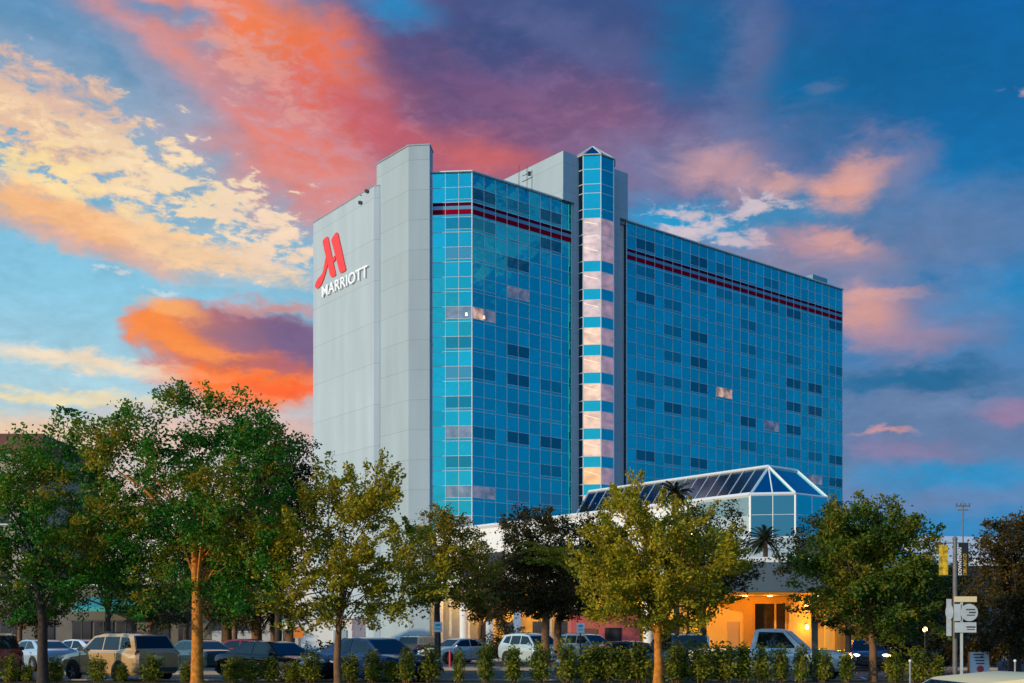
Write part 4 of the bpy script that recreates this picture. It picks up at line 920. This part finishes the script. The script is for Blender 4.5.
SPEC = {
 'sedan': dict(st=[(-2.40, .40, .84, .72), (-2.34, .28, .95, .81), (-2.0, .22, 1.02, .885), (-1.3, .19, 1.01, .905), (0, .18, .985, .91), (1.0, .18, .96, .91), (1.6, .19, .90, .90), (2.1, .22, .80, .865), (2.34, .28, .70, .79), (2.41, .38, .58, .68)],
    gh=[(1.15, .93), (.35, 1.40), (-.15, 1.45), (-.65, 1.43), (-1.0, 1.37), (-1.85, 1.0)], hw=(.80, .60), belt=.99, wins=[[(.88, 1.0), (.30, 1.34), (-.28, 1.38), (-.28, 1.0)], [(-.36, 1.0), (-.36, 1.38), (-.72, 1.36), (-1.28, 1.04)]],
    wb=(1.42, -1.38), wr=1.0, hl=(2.18, .66, .70), tl=(-2.30, .66, .84), H=1.45, plate=(-2.40, .66)),
 'suv': dict(st=[(-2.28, .45, 1.02, .78), (-2.22, .34, 1.12, .86), (-1.9, .28, 1.14, .92), (-1.0, .25, 1.12, .93), (0, .24, 1.10, .93), (.9, .24, 1.09, .93), (1.5, .25, 1.04, .92), (2.0, .28, .96, .89), (2.24, .34, .85, .82), (2.31, .44, .70, .72)],
    gh=[(1.12, 1.06), (.40, 1.60), (-.2, 1.69), (-1.2, 1.69), (-1.85, 1.62), (-2.16, 1.10)], hw=(.83, .66), belt=1.13, wins=[[(.86, 1.13), (.36, 1.54), (-.20, 1.58), (-.20, 1.13)], [(-.28, 1.13), (-.28, 1.58), (-1.08, 1.58), (-1.16, 1.13)], [(-1.26, 1.16), (-1.2, 1.57), (-1.62, 1.54), (-1.86, 1.22)]],
    wb=(1.38, -1.34), wr=1.1, hl=(2.10, .70, .86), tl=(-2.20, .74, 1.02), H=1.69, plate=(-2.285, .86)),
 'pickup': dict(st=[(-.92, .40, 1.10, .92), (-.8, .36, 1.12, .93), (0, .35, 1.12, .93), (.9, .35, 1.12, .93), (1.6, .36, 1.10, .92), (2.3, .38, 1.05, .90), (2.6, .42, .98, .86), (2.68, .50, .80, .80)],
    gh=[(1.25, 1.08), (.55, 1.74), (.25, 1.80), (-.25, 1.80), (-.46, 1.76), (-.60, 1.10)], hw=(.83, .66), belt=1.15, wins=[[(.94, 1.16), (.48, 1.68), (-.32, 1.70), (-.40, 1.16)]],
    wb=(1.75, -1.75), wr=1.18, hl=(2.52, .70, .86), tl=(-2.72, .84, .95), H=1.80, plate=(-2.73, .60)),
}
def car(kind, paint, px, d, fwd, label, cat='car', name=None, lit=False, rough=.12, metal=.3, group=None, glass=None, plate=True, x=None, scale=None, coat=.9):
    S = SPEC[kind]; bx, by = at(px, d)
    if x is not None: bx = x
    rz = math.atan2(fwd[1], fwd[0]) - (math.atan2(bx, by) if x is None else 0)      # heading given against the line of sight
    t = thing(name or 'parked_car', label, cat, (bx, by, .006), rz, group); t.scale = (scale or {'sedan': 1.05, 'suv': 1.07, 'pickup': 1.10}[kind],) * 3
    pm = mat('car_paint', paint, rough, metal, coat=coat)
    b = MB(); secs = []
    for (x_, zb, z1, hw) in S['st']:
        h = z1 - zb; half = [(hw * .84, zb), (hw * .955, zb + .10), (hw * .985, zb + h * .38), (hw, zb + h * .66), (hw * .985, z1 - .09), (hw * .93, z1 - .02), (hw * .80, z1), (hw * .4, z1 + .018)]
        secs.append([(x_, y, z_) for y, z_ in half] + [(x_, -y, z_) for y, z_ in reversed(half)])
    n = len(secs[0]); o = len(b.v)
    for s in secs: b.v += s
    for i in range(len(secs) - 1):
        for k in range(n): q = (k + 1) % n; b.f.append((o + i * n + k, o + i * n + q, o + (i + 1) * n + q, o + (i + 1) * n + k)); b.m.append(0)
    b.f.append(tuple(o + k for k in range(n))); b.f.append(tuple(o + (len(secs) - 1) * n + k for k in reversed(range(n)))); b.m += [0, 0]
    gh = S['gh']; zb0 = min(gh[0][1], gh[-1][1]); zt0 = max(p[1] for p in gh)
    def gy(z_): f = (z_ - zb0) / (zt0 - zb0); return S['hw'][0] + (S['hw'][1] - S['hw'][0]) * max(0, f)
    hb = MB(); ring = []
    for (x_, z_) in gh:
        y_ = gy(z_); ring.append([(x_, y_, z_), (x_, y_ * .8, z_ + (.012 if z_ > 1.2 else 0)), (x_, -y_ * .8, z_ + (.012 if z_ > 1.2 else 0)), (x_, -y_, z_)])
    o = len(b.v)
    for r_ in ring: b.v += r_
    for i in range(len(ring) - 1):
        for k in range(3): b.f.append((o + i * 4 + k, o + i * 4 + k + 1, o + (i + 1) * 4 + k + 1, o + (i + 1) * 4 + k)); b.m.append(0)
    nr = len(ring); b.f.append(tuple(o + i * 4 for i in range(nr))); b.f.append(tuple(o + i * 4 + 3 for i in reversed(range(nr)))); b.m += [0, 0]
    if kind == 'pickup':       # open load bed
        for sgn in (-1, 1): b.box((-1.82, sgn * .86, .80), (1.78, .12, .62))
        b.box((-2.66, 0, .80), (.10, 1.6, .60)).box((-1.82, 0, .62), (1.7, 1.6, .12)).box((-2.76, 0, .48), (.10, 1.75, .16)).box((-1.82, 0, .5), (1.6, 1.2, .12))
    body = ob('body', b, pm, t, smooth=32, fix=True)
    gm = glass or M['cglass']
    def pane(name_, pts, off, par=t):
        p = [Vector(q) for q in pts]; nn = (p[1] - p[0]).cross(p[2] - p[0]).normalized()
        if nn.dot(sum(p, Vector()) / len(p) - Vector((-.3, 0, 1.0))) < 0: nn = -nn
        return ob(name_, MB().slab([q + nn * .002 for q in p], nn * .008), gm, par)
    a, c = gh[0], gh[1]; f0, f1_ = .08, .93
    def lerp2(a, c, f): return (a[0] + (c[0] - a[0]) * f, a[1] + (c[1] - a[1]) * f)
    for nm, (a, c) in (('windscreen', (gh[0], gh[1])), ('rear_window', (gh[-1], gh[-2]))):
        p0, p1 = lerp2(a, c, .12 if nm == 'windscreen' else .16), lerp2(a, c, .95); y0, y1 = gy(p0[1]) - .06, gy(p1[1]) - .06
        pane(nm, [(p0[0], -y0, p0[1]), (p0[0], y0, p0[1]), (p1[0], y1 * .98, p1[1]), (p1[0], -y1 * .98, p1[1])], .01)
    for sgn in (-1, 1):
        for w in S['wins']: pane('side_window', [(x_, sgn * (gy(z_) + .001), z_) for x_, z_ in w], .01)
        hx, hy, hz = S['hl']
        ob('headlight', MB().ball((hx, sgn * hy, hz), (.20, .17 if not lit else .22, .085), nu=12, nv=8), M['cheadlit'] if lit else M['chead'], t, smooth=True)
        hx, hy, hz = S['tl']; ob('tail_light', MB().ball((hx, sgn * hy, hz), (.045, .15 if kind != 'pickup' else .05, .065 if kind == 'sedan' else .11), nu=12, nv=8), M['ctail'], t, smooth=True)
        mx_ = S['gh'][0][0] - .28; ob('wing_mirror', MB().ball((mx_, sgn * (S['hw'][0] + .16), S['belt'] + .03), (.06, .11, .075)).bar((mx_, sgn * (S['hw'][0] - .02), S['belt'] - .03), (mx_, sgn * (S['hw'][0] + .12), S['belt']), .04), pm, t, smooth=True)
        hd = MB()
        for w in S['wins'][:2]: hd.box((min(p[0] for p in w) + .14, sgn * (.93 if kind != 'sedan' else .91) * .99, S['belt'] - .12), (.18, .03, .03))
        ob('door_handles', hd, pm if kind != 'pickup' else M['black'], t)
        sm = MB(); hwm = .912 if kind == 'sedan' else .932
        for xs in [w[-1][0] + .04 for w in S['wins'][:2]] + [S['wins'][0][0][0] + .10]:
            sm.box((xs, sgn * hwm * .985, S['belt'] - .36), (.010, .03, .52))
        ob('door_seams', sm, M['black'], t)
        for ax in S['wb']:
            wr = S['wr']; arch = MB().slab([(ax + .385 * wr * math.cos(q), sgn * (hwm + .001) * (1 if kind != 'pickup' or ax > 0 else .99), .335 * wr + .385 * wr * math.sin(q)) for q in [2 * math.pi * k / 24 for k in range(24)] if .335 * wr + .385 * wr * math.sin(q) > .13], (0, sgn * .004, 0)); ob('wheel_arch', arch, M['black'], t)
            we = bpy.data.objects.new('wheel', None); COL.objects.link(we); we.parent = t; we.location = (ax, sgn * (hwm - .07), .335 * wr); we.scale = (wr, 1, wr); we.empty_display_size = .2
            for nm, me in (('tyre', TYRE), ('rim', RIM)):
                q = bpy.data.objects.new(nm, me); COL.objects.link(q); q.parent = we
    fx = S['st'][-1][0]
    ob('grille', MB().box((fx - .01, 0, S['hl'][2] - .10), (.06, .86, .14)).box((fx - .02, 0, S['hl'][2] - .34), (.06, 1.0, .12)), M['black'], t)
    ob('front_bumper', MB().box((fx - .10, 0, S['st'][-1][1] + .04), (.22, 1.5, .12)), pm if kind != 'pickup' else M['chrome'], t)
    if plate: ob('number_plate', MB().box((S['plate'][0] - .01, 0, S['plate'][1]), (.02, .34, .16)), M['plate'], t)
    ob('rear_bumper', MB().box((S['st'][0][0] + .05 if kind != 'pickup' else -2.8, 0, S['st'][0][1] + .02), (.16, 1.46, .14)), pm if kind != 'suv' else M['dark'], t)
    if kind == 'suv':
        for sgn in (-1, 1): ob('roof_rail', MB().tube([(.2, sgn * .62, 1.70), (.1, sgn * .62, 1.74), (-1.5, sgn * .62, 1.74), (-1.6, sgn * .62, 1.69)], .018, 6), M['dark'], t)
    return t
car('suv', (.14, .035, .03), -8, 42.8, (-.03, 1), 'maroon grey wagon seen from behind, cut off by the left edge')
car('sedan', (.42, .55, .66), 38, 57, (-.42, .91), 'silver blue sedan seen from behind, behind the dark trunk at the left')
car('sedan', (.66, .72, .76), 80, 60, (-.6, .8), 'white sedan half hidden behind the tan suv')
car('suv', (.70, .47, .25), 119, 43.2, (-.56, .83), 'tan suv with a dark rear window, seen from behind at an angle')
car('sedan', (.035, .075, .085), 196, 55, (-.45, .89), 'dark green sedan seen from behind, between the tan suv and the orange trunk')
car('sedan', (.30, .018, .02), 240, 62, (-.9, .43), 'dark red car behind the roof of the black sedan')
car('sedan', (.004, .005, .007), 275, 43.2, (.66, -.75), 'black sedan facing right with bright headlights beside the forked tree', metal=0, rough=.06, coat=.12)
car('sedan', (.012, .04, .16), 375, 42.6, (.66, -.75), 'blue sedan facing right beside the black sedan', rough=.08, scale=1.14, metal=0, coat=.15)
car('suv', (.035, .04, .05), 423, 78, (.5, .86), 'dark suv parked before the lit arcade', scale=.98)
car('sedan', (.70, .71, .70), 458, 70, (-.78, -.62), 'white sedan facing left beside the thin dark tree')
car('suv', (.58, .74, .80), 535, 65, (.58, -.81), 'pale white suv facing right in front of the dark trees')
car('suv', (.16, .22, .30), 588, 75, (.72, -.69), 'grey blue suv behind the parking sign and the dark blue hatchback')
car('sedan', (.02, .05, .11), 620, 44.6, (-1, -.06), 'dark blue hatchback side on behind the shrubs and the golden tree', rough=.08, metal=0, coat=.4)
car('suv', (.02, .03, .05), 674, 51, (-.3, .95), 'navy estate car behind the trunk of the golden tree')
car('pickup', (.72, .79, .82), 772, 43.6, (.985, -.17), 'white pickup truck in front of the orange lit entrance', 'pickup', 'pickup_truck', metal=.05)
car('sedan', (.03, .03, .035), 866, 58, (.1, -1), 'dark car facing the camera with its headlights on', lit=True)
car('sedan', (.06, .07, .10), 915, 66, (.8, -.6), 'dim dark car behind the bushes right of the lit headlights')
car('sedan', (.92, .76, .42), 0, 9.9, (-1, 0), 'added cream car roof standing in for a headlight trail, lower right corner', name='light_trail_car', metal=0, x=4.2, scale=1.0, rough=.5, coat=0.1)  # added car; its warm cream paint stands in for a headlight trail

# ------------------------------------------------------------------ street furniture
def sign_post(px, d, y0, y1, w, m, label, postm=M['dark'], cat='sign', name='parking_sign', marks=True):
    x, y = at(px, d); t = thing(name, label, cat, (x, y, 0)); z0, z1 = zt(y1, d), zt(y0, d)
    ob('post', MB().tube([(0, 0, -.1), (0, 0, z1)], .035, 8), postm, t)
    p = ob('sign_plate', MB().box((0, -.05, (z0 + z1) / 2), (w, .02, z1 - z0)), m, t)
    if marks: ob('sign_marks', MB().box((0, -.064, z1 - (z1 - z0) * .3), (w * .55, .006, (z1 - z0) * .22)).box((0, -.064, z1 - (z1 - z0) * .68), (w * .62, .006, (z1 - z0) * .10)), M['teal'], p)
    return t
sign_post(283.5, 60, 619, 629, .42, M['white'], 'white parking sign behind the roof of the black sedan')
sign_post(438, 51, 622, 632, .40, M['white'], 'white parking sign on the thin dark tree trunk')
sign_post(580.5, 50, 623, 633, .34, M['white'], 'white and green parking sign between the white suv and the hatchback')
sign_post(299, 66, 628, 638, .6, M['orange'], 'orange sign behind the black sedan', marks=False, name='warning_sign')
sign_post(690.5, 70, 633, 641, .55, M['yellow'], 'yellow sign left of the entrance door', marks=False, name='warning_sign')
x, y = at(703, 68); t = thing('notice_board', 'pale notice board by the left side of the entrance', 'notice board', (x, y, 0))
ob('panel', MB().box((0, 0, 1.15), (.75, .06, 1.0)), M['whitewall'], t); ob('legs', MB().box((-.3, 0, .35), (.05, .05, .8)).box((.3, 0, .35), (.05, .05, .8)), M['dark'], t)
x, y = at(815, 41); t = thing('square_post', 'dark square post in front of the pickup bonnet', 'post', (x, y, .1)); h = zt(623, 41) - .1
ob('shaft', MB().box((0, 0, h / 2), (.17, .17, h)), M['dark'], t); ob('cap', MB().box((0, 0, h + .03), (.21, .21, .06)), M['black'], t)
x, y = at(450, 60); t = thing('bollard', 'red bollard in front of the white sedan', 'bollard', (x, y, 0))
ob('shaft', MB().tube([(0, 0, 0), (0, 0, .92)], .06, 10), M['signred'], t); ob('base', MB().tube([(0, 0, 0), (0, 0, .08)], .18, 12), M['black'], t)
# lamp post among the trees
x, y = at(688, 60); t = thing('street_lamp', 'lit street lamp on a dark pole among the trees before the conservatory', 'street lamp', (x, y, 0), wc=True); zz = zt(537, 60)
ob('pole', MB().tube([(x, y, 0), (x, y, zt(505, 60))], [.09, .05], 10), M['dark'], t, smooth=True)
ob('arm', MB().tube([(x, y, zz + .35), (x + .1, y - .3, zz + .3), (x + .12, y - .55, zz + .12)], .03, 6), M['dark'], t)
ob('lamp_globe', MB().ball((x + .12, y - .55, zz), .16), M['lampwarm'], t, smooth=True)
l = bpy.data.lights.new('lamp_light', 'POINT'); l.energy = 120; l.color = (1, .72, .3); l.shadow_soft_size = .2
lo = bpy.data.objects.new('lamp_light', l); COL.objects.link(lo); lo.location = Vector((x + .12, y - .95, zz)) - Vector(t['_w']); lo.parent = t
# banner pole
d = 39.0; x, y = at(955, d); t = thing('banner_pole', 'grey pole with a black lettered banner and a yellow banner', 'banner pole', (x, y, .1), wc=True)
ob('pole', MB().tube([(x, y, -.1), (x, y, zt(540, d))], [.085, .07], 12).ball((x, y, zt(539, d)), .09), M['poleg'], t, smooth=True)
bz0, bz1 = zt(576, d), zt(542.5, d); xa, xb = at(958.5, d)[0], at(965.5, d)[0] + .1
ban = ob('black_banner', MB().box(((xa + xb) / 2, y, (bz0 + bz1) / 2), (xb - xa, .02, bz1 - bz0)), M['black'], t)
fit_text('DOWNTOWN', 'white_lettering', (xa + .10, y - .016, bz0 + .03), (0, 0, 1), (-1, 0, 0), (bz1 - bz0) * .82, .115, M['white'], ban, .008, .02)
fit_text('ORLANDO', 'yellow_lettering', (xa + .27, y - .016, bz0 + .03), (0, 0, 1), (-1, 0, 0), (bz1 - bz0) * .64, .12, M['yellow'], ban, .008, .02)
xa, xb = at(939, d)[0], at(948, d)[0]
yb = ob('yellow_banner', MB().box(((xa + xb) / 2, y, (zt(545, d) + zt(575, d)) / 2), (xb - xa, .02, zt(545, d) - zt(575, d))), M['yellow'], t)
arms = MB()
for yy in (543, 575.5): arms.tube([(at(938, d)[0], y, zt(yy, d)), (at(966.5, d)[0] + .05, y, zt(yy, d))], .018, 6)
ob('banner_arms', arms, M['dark'], t)
# cluster of white signs
d = 38.6; x, y = at(961.5, d); t = thing('sign_cluster', 'white post with round and square white signs beside the grey banner pole', 'sign', (x, y, .1), wc=True)
ob('post', MB().box((x, y, zt(602, d) / 2), (.075, .06, zt(602, d) + .1)), M['platewhite'], t)
def plate(x0, x1, y0, y1, m, nm, off=-.06):
    return ob(nm, MB().box(((at(x0, d)[0] + at(x1, d)[0]) / 2, y + off, (zt(y0, d) + zt(y1, d)) / 2), (at(x1, d)[0] - at(x0, d)[0], .02, zt(y0, d) - zt(y1, d))), m, t)
hd_ = plate(953.5, 976, 596.5, 602, M['signyel'], 'header_plate'); lp = plate(954, 975.5, 622.3, 632.5, M['platewhite'], 'lower_plate'); tp = plate(947, 952, 599, 636, M['platewhite'], 'tall_plate', .05); mp = plate(953.5, 960, 604, 621, M['platewhite'], 'square_plate')
cx_, cz_ = at(968.5, d)[0], zt(612.5, d)
rp = ob('round_plate', MB().slab([(cx_ + .29 * math.cos(2 * math.pi * k / 28), y - .05, cz_ + .29 * math.sin(2 * math.pi * k / 28)) for k in range(28)], (0, -.02, 0)), M['platewhite'], t)
mk = MB().box((cx_ + .04, y - .076, cz_ + .10), (.30, .006, .04)).box((cx_ + .10, y - .076, cz_), (.22, .006, .05)).box((cx_ + .05, y - .076, cz_ - .09), (.26, .006, .035)); ob('round_plate_marks', mk, M['dark'], rp)
ob('plate_marks', MB().box((at(970, d)[0], y - .076, zt(627, d)), (.30, .006, .05)).box((at(970, d)[0], y - .076, zt(629.5, d)), (.26, .006, .03)), M['dark'], lp)
xl = at(948.5, d)[0]; ob('left_disc', MB().slab([(xl + .13 * math.cos(2 * math.pi * k / 24), y - .07, zt(612, d) + .26 * math.sin(2 * math.pi * k / 24)) for k in range(24)], (0, -.02, 0)), M['platewhite'], t)
# folding board
d = 51.0; x, y = at(979, d); t = thing('folding_board', 'white folding pavement board with a red disc, on the lawn edge', 'sandwich board', (x, y, .05), -.25)
h = .95; w = .80
fb = ob('front_board', MB().slab([(-w / 2, -.28, 0), (w / 2, -.28, 0), (w / 2, -.02, h), (-w / 2, -.02, h)], (0, -.025, .006)), M['whitewall'], t)
ob('back_board', MB().slab([(-w / 2, .28, 0), (w / 2, .28, 0), (w / 2, .02, h), (-w / 2, .02, h)], (0, .025, .006)), M['black'], t)
ob('orange_edges', MB().bar((-w / 2 - .02, -.29, 0), (-w / 2 - .02, -.02, h), .05).bar((-w / 2 - .02, .29, 0), (-w / 2 - .02, .02, h), .05), M['orange'], t)
mk = MB()
for k in range(4):
    f = .86 - .14 * k; mk.slab([(-.24 + .03 * k, -.31 + .26 * f, h * f), (.2, -.31 + .26 * f, h * f), (.2, -.31 + .26 * (f + .055), h * (f + .055)), (-.24 + .03 * k, -.31 + .26 * (f + .055), h * (f + .055))], (0, -.008, .002))
ob('text_lines', mk, M['dark'], fb)
ob('red_disc', MB().slab([(.02 + .15 * math.cos(2 * math.pi * k / 20), -.31 + .26 * (.22 + .15 * math.sin(2 * math.pi * k / 20)), h * (.22 + .15 * math.sin(2 * math.pi * k / 20))) for k in range(20)], (0, -.008, .002)), M['signred'], fb)
x, y = at(925, 56); t = thing('garden_lamp', 'small glowing yellow lamp on a short post among the bushes left of the signs', 'lamp', (x, y, 0), wc=True); zz = zt(629.5, 56)
ob('post', MB().tube([(x, y, 0), (x, y, zz - .1)], .04, 8), M['dark'], t); ob('lamp_globe', MB().ball((x, y, zz), .12), M['lampwarm'], t, smooth=True)
l = bpy.data.lights.new('lamp_light', 'POINT'); l.energy = 160; l.color = (1, .32, .05); l.shadow_soft_size = .12
lo = bpy.data.objects.new('lamp_light', l); COL.objects.link(lo); lo.location = Vector((x, y + .3, zz + .2)) - Vector(t['_w']); lo.parent = t
# utility pole far right
d = 100; x, y = at(963, d); t = thing('utility_pole', 'wooden utility pole with a crossarm far behind the white building', 'utility pole', (x, y, 0))
ob('pole', MB().tube([(0, 0, 0), (0, 0, zt(502, d))], [.09, .05], 8), M['poleg'], t); ob('crossarm', MB().box((0, 0, zt(506, d)), (1.3, .1, .12)).box((0, 0, zt(510, d)), (.9, .1, .1)), M['poleg'], t)
ins = MB()
for k in (-.55, -.2, .2, .55): ins.tube([(k, 0, zt(506, d)), (k, 0, zt(506, d) + .25)], .04, 6)
ob('insulators', ins, M['dark'], t)
for k, px in enumerate((910, 1015)):
    x, y = at(px, 37.6); t = thing('marker_post', ('thin pale marker post right of the slim brown trunk', 'thin marker post at the right edge of the bed')[k], 'post', (x, y, .1)); ob('shaft', MB().tube([(0, 0, 0), (0, 0, .8)], .03, 8), M['steel'], t); ob('cap', MB().ball((0, 0, .82), .05), M['whitewall'], t)
for o in bpy.data.objects:
    if '_w' in o.keys(): del o['_w']
